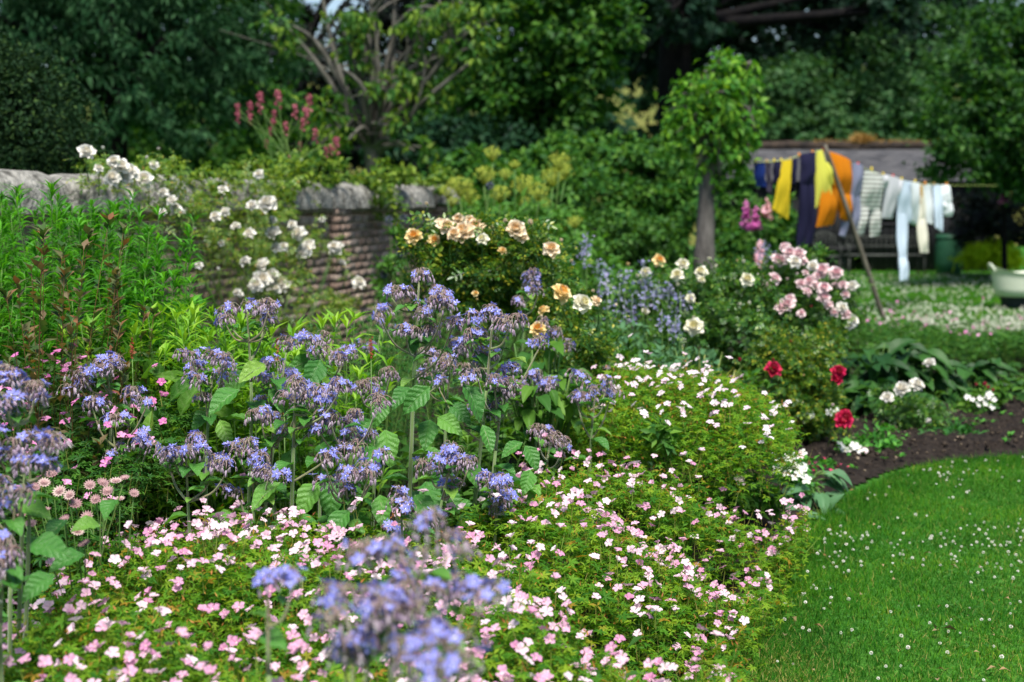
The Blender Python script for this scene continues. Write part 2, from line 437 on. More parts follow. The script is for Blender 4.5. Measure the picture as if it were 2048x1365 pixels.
# crumbs of earth and dry bits lying on the soil
N = 2600; x = rng.uniform(1.2,4.5,N); y = rng.uniform(7,11,N); k = inside(BED,x,y) & (dist_line(EDGE,x,y) > .06); x, y = x[k], y[k]; N = len(x)
cr = MB(); V0 = np.array([[1,0,0],[-.5,.8,0],[-.5,-.8,0],[0,0,.9],[0,0,-.7],[.3,.9,.3]],float)
F0 = [(0,1,3),(1,2,3),(2,0,3),(1,0,4),(2,1,4),(0,2,4)]
cr.many((V0,F0), np.stack([x,y,np.full(N,.055)],-1), frames_z(rng.normal(0,1,(N,3))), rng.uniform(.004,.014,N)*np.where(rng.random(N)<.1,2.2,1))
M['crumb'] = leaf_mat('earth_crumb', [G(.015,.011,.009), G(.05,.037,.027), G(.13,.1,.07), G(.3,.24,.17)], pos=[0,.7,.9,1], trans=0, rough=.95)
tag(cr.build('soil_crumb_litter', M['crumb'], smooth=False), kind='stuff')

# lawn grass
def lawn_pts(N, x0, x1, y0, y1, bias=None):
    x = rng.uniform(x0,x1,N); y = rng.uniform(y0,y1,N)
    vis = np.abs(x) < y*.40+.5
    jx = .075*noise2(x,y,9,61)+rng.normal(0,.03,N); k = ~inside(BED,x+jx,y+jx*.6) & vis & (x > -.2)
    return x[k], y[k]
gr = MB()
for (N, y0, y1, hh, ww) in ((400000,3.3,9.6,.030,.085),(90000,9.0,15,.042,.13),(130000,15,26,.05,.2),(30000,25,36,.06,.3)):
    x, y = lawn_pts(N, -.2, y1*.4+.5, y0, y1); n_ = len(x)
    ded = dist_line(EDGE,x,y)
    dry = np.clip(noise2(x,y,1.3,9)-.35,0,1)*1.2 + np.exp(-((x-.75)**2+(y-4.25)**2)/.12)*.5
    keep = rng.random(n_) > dry*.55
    x, y, ded = x[keep], y[keep], ded[keep]; n_ = len(x)
    long_ = np.clip(1.3 - ded/.3, 0, 1) * (y < 10)
    L = hh*rng.uniform(.45,1.3,n_)*(1+.8*long_)*(1+.25*noise2(x,y,2.2,4)+.15*noise2(x,y,9,14))
    az = rng.uniform(0,6.283,n_); lean = rng.uniform(.1,1.5,n_)
    d = np.stack([np.cos(az)*lean, np.sin(az)*lean, np.ones(n_)],-1)
    gr.many(T_blade(1.0,.25), np.stack([x,y,0*x-.004],-1), frames(d, np.stack([np.cos(az),np.sin(az),-.2+0*az],-1)), np.stack([ww*hh*rng.uniform(.7,1.3,n_), L, L],-1))
N = 15000; x = np.concatenate([rng.normal(.80,.16,8000), rng.uniform(.5,3.2,7000)]); y = np.concatenate([rng.normal(4.35,.5,8000), rng.uniform(3.6,9,7000)])
k = ~inside(BED,x,y) & ((np.arange(N) < 8000) | (noise2(x,y,2.4,19) > .35)); x, y = x[k], y[k]; N = len(x); az = rng.uniform(0,6.283,N); ln = rng.uniform(.3,2.2,N); L = rng.uniform(.015,.038,N)
gr.many(T_blade(1.0,.25), np.stack([x,y,0*x-.002],-1), frames(np.stack([np.cos(az)*ln,np.sin(az)*ln,np.ones(N)],-1), np.stack([np.cos(az),np.sin(az),-.2+0*az],-1)), np.stack([.0028*rng.uniform(.7,1.3,N), L, L],-1), 1)
M['dry_blade'] = leaf_mat('dry_blade', [G(.16,.17,.03), G(.26,.24,.06), G(.36,.3,.11)], trans=.3)
tag(gr.build('lawn_grass', [M['grass'], M['dry_blade']], smooth=False), kind='stuff')

# white clover heads in the turf
def T_clover():
    V, F = [], []
    r = np.random.default_rng(5)
    for k in range(26):
        z = 1 - 2*(k+.5)/26*.8; th = k*2.4; s = math.sqrt(max(0,1-z*z))
        c = np.array([s*math.cos(th), s*math.sin(th), z]); a = unit(np.cross(c,[.1,.3,.9])); bb = np.cross(c,a)
        i = len(V); w = .3
        V += [list(c*.45), list(c*.85+a*w), list(c*1.12), list(c*.85-a*w), list(c*.85+bb*w*.6)]
        F += [(i,i+1,i+2),(i,i+2,i+3),(i,i+1,i+4)]
    return np.array(V,float), F
M['clover'] = leaf_mat('clover_head', [G(.5,.46,.36), G(.75,.75,.68), G(.8,.8,.76), G(.35,.24,.13)], pos=[0,.4,.92,1], trans=.25, tcol=(1,1,.95,1))
cl = MB()
x, y = lawn_pts(5200, .3, 4.2, 3.4, 9.6)
pr = .10 + .95*np.clip(noise2(x,y,2.6,21)+.12,0,1); k = rng.random(len(x)) < pr; k &= dist_line(EDGE,x,y) > .12
x, y = x[k], y[k]
cl.many(T_clover(), np.stack([x,y,rng.uniform(.018,.035,len(x))],-1), frames_z(np.stack([rng.normal(0,.3,len(x)),rng.normal(-.2,.3,len(x)),np.ones(len(x))],-1)), rng.uniform(.004,.0078,len(x)))
x, y = lawn_pts(60000, 2.5, 12, 9.4, 30)
pr = .04 + .9*np.exp(-((y-17.2)/1.5)**2)*np.clip((x-4.2)/1.5,.15,1)+ .35*np.exp(-((y-20.3)/1.0)**2)*np.clip(noise2(x,y,.9,8)+.6,0,1)+.05*(y>23)
k = rng.random(len(x)) < pr*.8; x, y = x[k], y[k]
cl.many(T_clover(), np.stack([x,y,rng.uniform(.03,.06,len(x))],-1), frames_z(np.stack([rng.normal(0,.3,len(x)),rng.normal(-.2,.3,len(x)),np.ones(len(x))],-1)), rng.uniform(.011,.018,len(x)))
x, y = lawn_pts(14000, .3, 4.2, 3.4, 9.6); k = rng.random(len(x)) < np.clip(noise2(x,y,2.6,21)*1.2+.25,0,1); x, y = x[k], y[k]; n_ = len(x)
cl.many(T_palm(3,.62,30,.1), np.stack([x,y,rng.uniform(.008,.026,n_)],-1), frames(np.stack([rng.normal(0,1,n_),rng.normal(0,1,n_),0*x+.1],-1), np.stack([rng.normal(0,.3,n_),rng.normal(-.1,.3,n_),np.ones(n_)],-1)), rng.uniform(.014,.026,n_), 1)
M['clover_leaf'] = leaf_mat('clover_leaf', [G(.03,.12,.02), G(.055,.17,.03), G(.09,.2,.045)], trans=.25)
tag(cl.build('clover_ground_cover', [M['clover'], M['clover_leaf']], smooth=False), kind='stuff')
ft = MB(); N = 90; x, y = lawn_pts(400, .3, 4.2, 3.6, 9.4); x, y = x[:N], y[:N]; n_ = len(x)
ft.many(T_leaf2(.5,.12,.3), np.stack([x,y,np.full(n_,.03)],-1), frames(np.stack([rng.normal(0,1,n_),rng.normal(0,1,n_),0*x+.1],-1), np.array([[0,0,1.]])+rng.normal(0,.3,(n_,3))), rng.uniform(.02,.05,n_))
M['fallen_leaf'] = leaf_mat('fallen_leaf', [G(.2,.11,.04), G(.1,.14,.07), G(.3,.2,.1)], trans=.1)
tag(ft.build('fallen_leaf_litter', M['fallen_leaf'], smooth=False), kind='stuff')

# ------------------------------------------------------------------ brick garden wall with rounded coping
WA, WB = np.array([-4.3, 2.6]), np.array([-.77, 17.0])
wdir = (WB-WA)/np.linalg.norm(WB-WA); wlen = float(np.linalg.norm(WB-WA)); wn2 = np.array([wdir[1], -wdir[0]])   # normal towards the garden
def wpt(s, off, z): return np.array([WA[0]+wdir[0]*s+wn2[0]*off, WA[1]+wdir[1]*s+wn2[1]*off, z])
def on_wall(px, py, off=.12):
    r = ray(px, py); p0 = wpt(0, off, 0)
    t = ((p0[:2]-0) @ wn2) / (r[:2] @ wn2)
    return np.array([0,0,CAM_H]) + r*t
WM = np.array([[wdir[0], wn2[0], 0],[wdir[1], wn2[1], 0],[0,0,1]])
wall = thing('brick_wall', wpt(wlen/2,0,0), 'weathered brick garden wall with rounded grey coping stones and creeper on top', 'wall')
M['brick'] = leaf_mat('old_brick', [G(.18,.13,.105), G(.30,.225,.185), G(.45,.37,.315), G(.23,.165,.135), G(.37,.28,.225)], trans=0, rough=.9, spec=.15)
n, l = M['brick'].node_tree.nodes, M['brick'].node_tree.links
bs = n['Principled BSDF']; tt = n.new('ShaderNodeTexNoise'); tt.inputs['Scale'].default_value = 24; tt.inputs['Detail'].default_value = 8
rr = ramp(n, [G(.45,.45,.45), G(1.25,1.2,1.15)], [.3,.7]); l.new(tt.outputs[0], rr.inputs[0])
mx = n.new('ShaderNodeMixRGB'); mx.blend_type = 'MULTIPLY'; mx.inputs[0].default_value = 1
src = bs.inputs['Base Color'].links[0].from_socket; l.new(src, mx.inputs[1]); l.new(rr.outputs[0], mx.inputs[2]); l.new(mx.outputs[0], bs.inputs['Base Color'])
bp = n.new('ShaderNodeBump'); bp.inputs['Strength'].default_value = .25; bp.inputs['Distance'].default_value = .01; l.new(tt.outputs[0], bp.inputs['Height']); l.new(bp.outputs[0], bs.inputs['Normal'])
M['mortar'] = solid_mat('old_mortar', G(.2,.17,.14), G(.36,.31,.26), scale=12, rough=.95, bump=.5)
M['stone'] = solid_mat('coping_stone', G(.07,.068,.06), G(.36,.35,.32), scale=11, rough=.95, bump=1.0, bscale=30, spec=.15)
WH = 1.50
mo = MB().box(wpt(wlen/2,-.11,WH/2-.05), (wlen/2,.112,WH/2+.02), WM); mo.build('mortar_core', M['mortar'], wall, smooth=False)
bk = MB(); z = .0; course = 0
while z < WH-.02:
    s = -(course % 2)*.115
    while s < wlen-.05:
        s1 = min(s+.215, wlen); s0 = max(s,0)
        if s1-s0 > .04:
            j = rng.normal(0,.0025)
            bk.box(wpt((s0+s1)/2, -.045+j, z+.0325), ((s1-s0)/2-.001*rng.random(), .053, .0355-.002*rng.random()), WM)
        s += .228
    z += .0765; course += 1
bk.build('brickwork', M['brick'], wall, smooth=False)
# end pier and an inner pier
def pier(s0, s1, off):
    p = MB(); z = 0; c = 0
    while z < WH+.02:
        k = 3 if c % 2 else 2
        for i in range(k):
            a = s0+(s1-s0)*i/k; e = s0+(s1-s0)*(i+1)/k
            p.box(wpt((a+e)/2, off/2-.02, z+.0325), ((e-a)/2-.004, off/2+.02+rng.normal(0,.002), .032), WM)
        z += .0765; c += 1
    p.build('brick_pier', M['brick'], wall, smooth=False)
def coping(s0, s1, wdt, h0, z0, off=-.1):
    k = 14; ns = 9; X = np.zeros((ns,k+1,3))
    for a, s in enumerate(np.linspace(s0,s1,ns)):
        e = min(a, ns-1-a)/((ns-1)/2); sh = 1-.13*(1-min(1,e*3))**2
        for b_ in range(k+1):
            th = math.pi*b_/k
            o = math.cos(th)*wdt*sh; zz = (abs(math.sin(th))**.62)*h0*sh
            X[a,b_] = wpt(s, off+o, z0+zz) + rng.normal(0,.004,3)
    c = MB().grid(X, flip=True)
    for a in (0, ns-1):
        c.add(X[a], [tuple(range(k+1)) if a else tuple(range(k,-1,-1))])
    c.add(X[:, [0,-1]].reshape(-1,3), [tuple([2*i for i in range(ns)] + [2*i+1 for i in range(ns-1,-1,-1)])])
    c.build('coping_stone', M['stone'], wall)
s = 0.0
while s < wlen-.9:
    L = rng.uniform(.95,1.35); e = min(s+L, wlen-.75)
    hv_ = rng.uniform(.235,.262); coping(s+.011, e-.011, .2, hv_, WH+.02)
    s = e
    if e >= wlen-.76: break
pier(wlen-.62, wlen-.02, .1); coping(wlen-.72, wlen+.08, .3, .2, WH+.06)
pier(wlen-3.9, wlen-3.5, .08)
und = MB().box(wpt(wlen/2,-.1,WH+.012), (wlen/2,.15,.025), WM); und.build('coping_course', M['mortar'], wall, smooth=False)

# ------------------------------------------------------------------ garden shed
shed = thing('garden_shed', (7.9, 33.2, 0), 'low black timber shed with a grey slate roof behind the washing line', 'shed')
M['blackwood'] = solid_mat('black_board', G(.006,.006,.008), G(.016,.016,.02), scale=14, rough=.8, stretch=(6,1,.3))
M['slate'] = leaf_mat('grey_slate', [G(.035,.036,.042), G(.055,.056,.063), G(.075,.074,.08)], trans=0, rough=.7)
M['ridge'] = solid_mat('dark_ridge', G(.012,.01,.01), G(.05,.035,.025), scale=5, rough=.95)
M['glass'] = solid_mat('shed_window_glass', G(.01,.012,.016), rough=.15, spec=.5)
w = MB(); SX0, SX1, SY0, SY1, EV, RG = 5.15, 10.8, 32.0, 36.4, 2.06, 2.86
xx = SX0
while xx < SX1-.01:
    if not (6.9 < xx < 7.75): w.box((xx+.075, SY0, EV/2), (.071, .018+.006*rng.random(), EV/2))
    xx += .15
w.box((SX0+.02,(SY0+SY1)/2,EV/2),(.02,(SY1-SY0)/2-.03,EV/2)); w.box((SX1-.02,(SY0+SY1)/2,EV/2),(.02,(SY1-SY0)/2-.03,EV/2)); w.box(((SX0+SX1)/2,SY1,EV/2),((SX1-SX0)/2,.02,EV/2))
for xe in (SX0+.02, SX1-.02):
    w.add([[xe,SY0+.03,EV],[xe,SY1-.03,EV],[xe,(SY0+SY1)/2,RG-.1]], [(0,1,2)])
w.build('timber_wall', M['blackwood'], shed, smooth=False)
d = MB()
for k in range(5): d.box((6.98+.17*k, SY0+.05, .98), (.08,.015,.96))
d.box((7.3,SY0+.025,.5),(.4,.012,.05)); d.box((7.3,SY0+.025,1.5),(.4,.012,.05)); dd = d.build('door', M['blackwood'], shed, smooth=False)
wf = MB()
for c, hh in (((8.6,SY0-.03,1.75),(.52,.02,.03)),((8.6,SY0-.03,1.05),(.52,.02,.03)),((8.1,SY0-.03,1.4),(.03,.02,.32)),((9.1,SY0-.03,1.4),(.03,.02,.32)),((8.6,SY0-.03,1.4),(.02,.018,.32))): wf.box(c,hh)
wo = wf.build('window', M['blackwood'], shed, smooth=False)
MB().box((8.6,SY0-.02,1.4),(.47,.006,.32)).build('pane', M['glass'], wo, smooth=False)
rf = MB(); ry = (SY0+SY1)/2
for sgn in (-1, 1):
    for c in range(13):
        f0, f1 = c/13, (c+1.25)/13
        y0 = (SY0-.25)*(1-f0)+ry*f0; y1 = (SY0-.25)*(1-f1)+ry*f1; z0 = EV-.06+(RG-EV)*f0+.03; z1 = EV-.06+(RG-EV)*f1+.005
        if sgn > 0: y0, y1 = 2*ry-y0, 2*ry-y1
        xx = SX0-.2-(c%2)*.14
        while xx < SX1+.2:
            dz = rng.normal(0,.006)
            rf.add([[xx,y0,z0+dz],[xx+.272,y0,z0+dz],[xx+.272,y1,z1],[xx,y1,z1],[xx,y0,z0-.02],[xx+.272,y0,z0-.02]], [(0,1,2,3),(4,5,1,0)])
            xx += .28
ro = rf.build('roof', M['slate'], shed, smooth=False)
rd = MB(); ptsr = [(SX0-.25+i*.3, ry, RG+.02+.015*rng.normal()) for i in range(21)]
rd.tube(ptsr, .11+.02*rng.random(21), 8); rd.build('ridge', M['ridge'], ro)
M['dry'] = leaf_mat('dry_grass', [G(.3,.17,.05), G(.38,.22,.07), G(.15,.12,.04)], trans=.3)
dg = MB(); N = 700; x = np.concatenate([rng.uniform(7.2,10.6,500), rng.normal(8.35,.12,200)]); N = len(x)
dg.many(T_blade(.14,.4), np.stack([x, ry+rng.normal(0,.06,N), np.full(N,RG+.08)],-1), frames(np.stack([rng.normal(0,.5,N),rng.normal(0,.4,N),np.ones(N)],-1), np.stack([rng.normal(0,1,N),rng.normal(0,1,N),0*x],-1)), np.where(np.arange(N)<500,.12,.26)*rng.uniform(.6,1.2,N))
tag(dg.build('ridge_grass', M['dry'], smooth=False), 'dry orange grass growing along the ridge of the slate shed roof', 'grass', kind='stuff')

# ------------------------------------------------------------------ trees
def smooth_path(pts, n=14):
    pts = np.asarray(pts, float); t = np.linspace(0, len(pts)-1, n); out = []
    for a in t:
        i = int(min(a, len(pts)-2)); f = a-i
        p0, p1, p2, p3 = pts[max(i-1,0)], pts[i], pts[i+1], pts[min(i+2,len(pts)-1)]
        out.append(.5*((2*p1)+(-p0+p2)*f+(2*p0-5*p1+4*p2-p3)*f*f+(-p0+3*p1-3*p2+p3)*f**3))
    return np.array(out)

def crown_cloud(ells, n, size, tmpl, dens=None, mb=None, mi=0, clump=.3, droop=.3, shell=.55, per=60, upb=.7):
    """leaves gathered in clumps through a list of ellipsoids (centre, radii)"""
    mb = mb or MB()
    vol = np.array([np.prod(r)**(2/3) for c, r in ells]); vol = vol/vol.sum()
    for (c, r), f in zip(ells, vol):
        c, r = np.asarray(c,float), np.asarray(r,float)
        N = max(int(n*f),20); nc = max(N//per,3)
        dirs = unit(rng.normal(0,1,(nc,3))); rad = rng.uniform(0,1,nc)**(1/3); rad = shell+(1-shell)*rad
        rad = np.where(rng.random(nc) < .3, rad*rng.uniform(.2,.9,nc), rad)
        cc = c + dirs*rad[:,None]*r*rng.uniform(.8,1.15,(nc,1))
        which = rng.integers(0,nc,N); cr = clump*r.min()*rng.uniform(.5,1.4,nc)
        off = rng.normal(0,.55,(N,3))*np.array([1,1,.6]); P = cc[which]+off*cr[which][:,None]
        d = unit(P-c)*.7+rng.normal(0,.6,(N,3))+np.array([0,0,-droop]); up = rng.normal(0,.5,(N,3))+np.array([0,0,upb])+unit(P-c)*.5
        P = P[P[:,2] > .05] if False else P
        P[:,2] = np.maximum(P[:,2],.04)
        mb.many(tmpl, P, frames(d,up), size*rng.uniform(.6,1.3,N), mi)
    return mb

def ell_px(px, py, rx, ry, d, depth=None):
    c = at(px,py,d); k = d/FPX
    return (c, (rx*k, (depth if depth else rx*k), ry*k))

def make_tree(name, label, base, trunk, limbs, ells, n, size, tmpl, leafm, barkm, group=None, **kw):
    t = thing(name, base, label, 'tree', group)
    b = MB()
    p = smooth_path([base]+trunk[0], 14); b.tube(p, np.linspace(trunk[1],trunk[2],14)*(1+.05*rng.normal(0,1,14)), 10)
    top = np.asarray(trunk[0][-1],float)
    tr = b.build('trunk', M[barkm], t)
    lb = MB(); any_ = False
    for L, r0 in limbs:
        L = smooth_path(L, 14); lb.tube(L, np.linspace(r0, r0*.3, 14)*(1+.07*rng.normal(0,1,14)), 7); any_ = True
        for _ in range(3):
            i = rng.integers(4,12); e = L[i]+rng.normal(0,.5,3)+np.array([0,0,.4]); lb.tube(smooth_path([L[i],(L[i]+e)/2+rng.normal(0,.08,3),e],6), np.linspace(r0*.35,r0*.08,6), 5)
    for c, r in ells:
        c = np.asarray(c,float)
        for _ in range(2):
            e = c+rng.normal(0,.4,3)*np.asarray(r); m_ = (top+e)/2+rng.normal(0,.12,3)*np.linalg.norm(e-top); m_[2] += .1*np.linalg.norm(e-top)
            lb.tube(smooth_path([p[-4],m_,e],9), np.linspace(trunk[2]*.55,.015,9), 6)
    lb.build('limb', M[barkm], t)
    if n: crown_cloud(ells, n, size, tmpl, **kw).build('crown', M[leafm], t, smooth=False)
    return t

def up(px, d, z): return np.array([(px-1024)/FPX*d, d, z])
# grey-green willow far beyond the wall
make_tree('willow_tree', 'grey green willow with feathery drooping leaves beyond the wall', foot(230,24), ([up(235,24,2.0), up(245,24,4.0)], .3, .16), [],
    [ell_px(70,40,190,150,24), ell_px(300,60,200,150,24.5), ell_px(180,190,160,110,23), ell_px(420,110,150,120,25), ell_px(330,240,120,80,23.5), ell_px(-90,160,160,200,24),ell_px(150,-170,300,140,24.5)],
    34000, .17, T_leaf1(.28,.05,.15), 'willow', 'bark_dark', droop=.8, per=90)
make_tree('alder_tree', 'mid green leafy tree behind the willow and dark round bush', foot(330,30), ([up(335,30,2.5), up(345,30,5.0)], .3, .15), [],
    [ell_px(380,200,170,130,30), ell_px(480,60,110,120,31), ell_px(250,290,170,80,29), ell_px(520,260,120,90,29), ell_px(440,-80,200,110,30)],
    16000, .17, T_leaf1(.6,.06,.12), 'beech', 'bark_dark', per=70)
# clipped dark round evergreen
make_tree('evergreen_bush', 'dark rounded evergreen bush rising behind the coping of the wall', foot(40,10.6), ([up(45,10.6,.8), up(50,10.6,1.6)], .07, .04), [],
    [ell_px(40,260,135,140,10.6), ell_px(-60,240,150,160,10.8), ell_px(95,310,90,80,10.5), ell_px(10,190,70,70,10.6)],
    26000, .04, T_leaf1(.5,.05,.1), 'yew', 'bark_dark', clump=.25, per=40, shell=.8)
# many-stemmed grey tree in the middle
B0 = foot(752,20); B0p = at(748,325,20)
def PL(d, *p): return [at(x,y,d+dd) for x,y,dd in p]
make_tree('multi_stem_tree', 'grey barked tree with many bare splaying stems beyond the middle of the wall', B0, ([up(750,20,1.0), B0p+np.array([0,0,-.05]), at(738,250,20)], .15, .10),
    [(PL(20,(738,300,0),(728,220,.1),(722,150,.1),(738,80,.2),(745,-20,.2),(740,-120,.3)), 0.086),
     (PL(20,(752,310,0),(790,262,-.2),(826,205,-.3),(858,130,-.3),(900,62,-.4),(950,-20,-.4),(1000,-120,-.4)), 0.082),
     (PL(20,(735,270,.2),(700,200,.3),(678,140,.4),(660,70,.5),(640,-30,.5)), 0.062),
     (PL(20,(762,290,-.1),(792,215,0),(786,110,.2),(792,-40,.3)), 0.066),
     (PL(20,(742,250,0),(757,170,-.3),(752,80,-.3),(735,-30,-.4)), 0.055),
     (PL(20,(836,190,-.3),(886,120,-.5),(930,70,-.6),(990,38,-.6)), 0.043),
     (PL(20,(676,150,.4),(600,110,.6),(520,85,.6),(440,60,.7)), 0.014),
     (PL(20,(770,270,-.2),(820,240,-.6),(845,170,-.8),(850,110,-.8)), 0.035),
     (PL(20,(735,290,-.1),(700,250,-.4),(690,180,-.5)), 0.035),
     (PL(20,(800,150,0),(835,70,.1),(850,-30,.2)), 0.047)],
    [ell_px(700,110,40,50,19.6), ell_px(850,50,50,35,19.5), ell_px(940,90,50,45,19.2), ell_px(830,145,40,30,19.4), ell_px(660,230,45,45,19.6), ell_px(730,60,30,30,19.7), ell_px(880,200,40,30,19.5), ell_px(640,300,40,30,19.6), ell_px(560,60,40,30,20), ell_px(960,20,50,40,19.4), ell_px(840,300,30,20,19.3), ell_px(680,280,30,40,19.4), ell_px(780,170,35,35,19.2), ell_px(700,40,50,30,19.5), ell_px(800,250,30,25,19.3), ell_px(900,30,50,40,19.5)],
    2800, .13, T_leaf2(.4,.08,.2), 'stemtree_leaf', 'bark', droop=.8, clump=.5, per=14)
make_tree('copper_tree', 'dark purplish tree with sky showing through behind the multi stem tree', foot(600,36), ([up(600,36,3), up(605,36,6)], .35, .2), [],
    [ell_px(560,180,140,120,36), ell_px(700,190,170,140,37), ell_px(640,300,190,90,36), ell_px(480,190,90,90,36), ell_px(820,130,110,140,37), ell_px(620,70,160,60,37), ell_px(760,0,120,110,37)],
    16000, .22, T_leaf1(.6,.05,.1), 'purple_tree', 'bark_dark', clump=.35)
make_tree('beech_tree', 'bright green broadleaf tree beside the meadow gap', foot(1090,25), ([up(1090,25,2.2), up(1095,25,4.2)], .24, .14), [],
    [ell_px(1150,60,120,110,24.5), ell_px(1030,70,120,110,25), ell_px(1165,165,62,65,24.3), ell_px(960,200,120,110,25.5), ell_px(1090,210,120,90,24.8), ell_px(900,110,80,100,26), ell_px(1180,-90,150,110,24.8), ell_px(1000,-100,170,110,25),ell_px(1235,60,45,60,24.2), ell_px(1165,215,40,50,24.2)],
    24000, .15, T_leaf1(.6,.07,.15), 'beech', 'bark_dark', per=60)
# big dark tree with the thick trunk
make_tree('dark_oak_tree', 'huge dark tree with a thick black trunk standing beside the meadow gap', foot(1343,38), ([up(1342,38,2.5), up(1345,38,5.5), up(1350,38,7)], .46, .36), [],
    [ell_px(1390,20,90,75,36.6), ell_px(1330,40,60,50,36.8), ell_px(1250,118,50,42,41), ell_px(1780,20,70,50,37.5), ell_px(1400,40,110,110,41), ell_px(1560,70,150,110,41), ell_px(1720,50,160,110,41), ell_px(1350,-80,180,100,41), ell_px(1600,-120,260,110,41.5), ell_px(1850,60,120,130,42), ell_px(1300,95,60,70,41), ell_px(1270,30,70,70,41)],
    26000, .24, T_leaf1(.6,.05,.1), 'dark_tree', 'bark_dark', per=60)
for (px, d, lab, es) in ((1600,38.3,'dull green elder bush with pale flower heads above the shed roof', [ell_px(1610,190,110,80,38.2), ell_px(1540,200,60,70,38), ell_px(1660,240,110,60,38.6)]),
                    (1760,39.3,'darker grey green tree over the far end of the shed', [ell_px(1770,170,120,110,39.3), ell_px(1840,120,90,110,39.6), ell_px(1730,260,110,60,39)]),
                    (1570,37.6,'bright green low bush directly above the ridge of the shed', [ell_px(1560,262,75,38,37.6), ell_px(1660,275,90,32,37.6)])):
    make_tree('elder_tree', lab, foot(px,d), ([up(px,d,1.4), up(px+5,d,2.6)], .12, .07), [], es, 9000, .17, T_leaf1(.6,.05,.1), 'elder_leaf', 'bark_dark', 'trees beyond the shed', per=45)
make_tree('hazel_tree', 'spreading hazel bush beside the end of the shed and the laundry basket', foot(2010,27), ([up(2005,27,1.2), up(2000,27,2.4)], .06, .04), [],
    [ell_px(1990,150,110,110,26), ell_px(1930,240,95,80,25.6), ell_px(2060,260,140,130,26), ell_px(1900,310,70,60,25.6), ell_px(2010,60,80,70,26.5), ell_px(2100,80,120,140,27), ell_px(2040,345,90,45,26.4)],
    22000, .12, T_leaf1(.6,.07,.1), 'right_leaf', 'bark_dark', per=50)
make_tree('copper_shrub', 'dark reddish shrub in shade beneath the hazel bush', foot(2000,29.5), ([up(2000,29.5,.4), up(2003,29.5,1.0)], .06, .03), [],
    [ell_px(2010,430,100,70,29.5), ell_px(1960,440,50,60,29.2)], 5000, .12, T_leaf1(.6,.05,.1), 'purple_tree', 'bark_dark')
# pollarded post tree that carries the line
pt = make_tree('pollard_tree', 'short pollarded tree with a bare grey trunk holding up the washing line', foot(1408,17), ([up(1409,17,1.0), up(1412,17,1.9), up(1420,17,2.6)], .148, .055), [],
    [ell_px(1440,150,30,34,17), ell_px(1512,215,18,16,17), ell_px(1345,232,16,14,16.9), ell_px(1355,300,14,12,16.8), ell_px(1510,265,14,14,17), ell_px(1445,118,12,12,17), ell_px(1500,125,12,10,17), ell_px(1405,195,46,44,16.9), ell_px(1440,185,40,50,16.7), ell_px(1480,165,38,30,17), ell_px(1385,245,42,32,16.8), ell_px(1480,240,32,40,16.9), ell_px(1430,250,60,50,17), ell_px(1450,300,40,28,16.9), ell_px(1490,280,20,28,16.9), ell_px(1370,195,28,24,17), ell_px(1465,135,30,22,17), ell_px(1360,265,24,20,16.8), ell_px(1478,325,24,24,17.1), ell_px(1395,335,16,26,16.85), ell_px(1435,360,12,20,16.9)],
    2500, .11, T_leaf2(.5,.08,.25), 'post_leaf', 'bark_post', per=7, clump=.75, droop=.7, shell=.35)
# shrubs behind the rose beds
for (lab, px, d, es, n_, sz, lm) in (
    ('leafy green shrub directly behind the angelica heads', 960, 18.5, [ell_px(940,380,70,70,18.5), ell_px(1010,400,80,80,18.3), ell_px(960,470,90,80,18), ell_px(930,330,40,30,18.6)], 6000, .1, 'hedge_leaf'),
    ('tall leafy shrub below the bright broadleaf tree', 1130, 19, [ell_px(1130,330,80,60,19.5), ell_px(1190,310,60,40,19.5), ell_px(1080,350,70,60,19), ell_px(1170,410,90,70,18.6), ell_px(1120,300,50,30,19.5)], 8000, .1, 'hedge_leaf'),
    ('leafy shrub below the meadow gap beside the pollard trunk', 1290, 19, [ell_px(1270,350,80,60,19), ell_px(1340,330,60,50,19.3), ell_px(1300,430,90,70,18.6), ell_px(1240,300,45,30,19.5), ell_px(1360,400,50,60,18.8), ell_px(1320,295,40,25,19.6)], 8000, .1, 'hedge_leaf'),
    ('shaded low shrub in front of the pollard trunk', 1250, 15.5, [ell_px(1230,480,80,50,15.5), ell_px(1310,490,60,45,15.5), ell_px(1180,500,60,50,15.2)], 6000, .07, 'under_leaf'),
    ('bushy green shrub between the pollard trunk and the washing', 1500, 19.5, [ell_px(1470,400,40,70,19.6), ell_px(1500,450,60,60,19.4), ell_px(1550,470,50,50,19.6), ell_px(1470,500,50,50,18.8), ell_px(1560,420,30,40,20)], 6500, .09, 'hedge_leaf'),
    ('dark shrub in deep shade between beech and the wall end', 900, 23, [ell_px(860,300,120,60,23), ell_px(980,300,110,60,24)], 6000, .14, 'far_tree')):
    make_tree('garden_shrub', lab, foot(px,d), ([up(px,d,.4), up(px+4,d,.9)], .05, .03), [], es, n_, sz, T_leaf1(.6,.07,.12), lm, 'bark_dark', 'shrubs behind the flower bed', per=30)
# yellow fern-like clump by the shed
fb = thing('yellow_fern', foot(1985,29), 'bright yellow green ferny clump beside the green barrel', 'plant')
crown_cloud([ell_px(1985,508,48,22,29), ell_px(1950,512,26,20,29), ell_px(2015,518,24,14,28.8)], 2600, .16, T_leaf1(.25,.05,.2), clump=.5, per=25).build('foliage', M['fern'], fb, smooth=False)
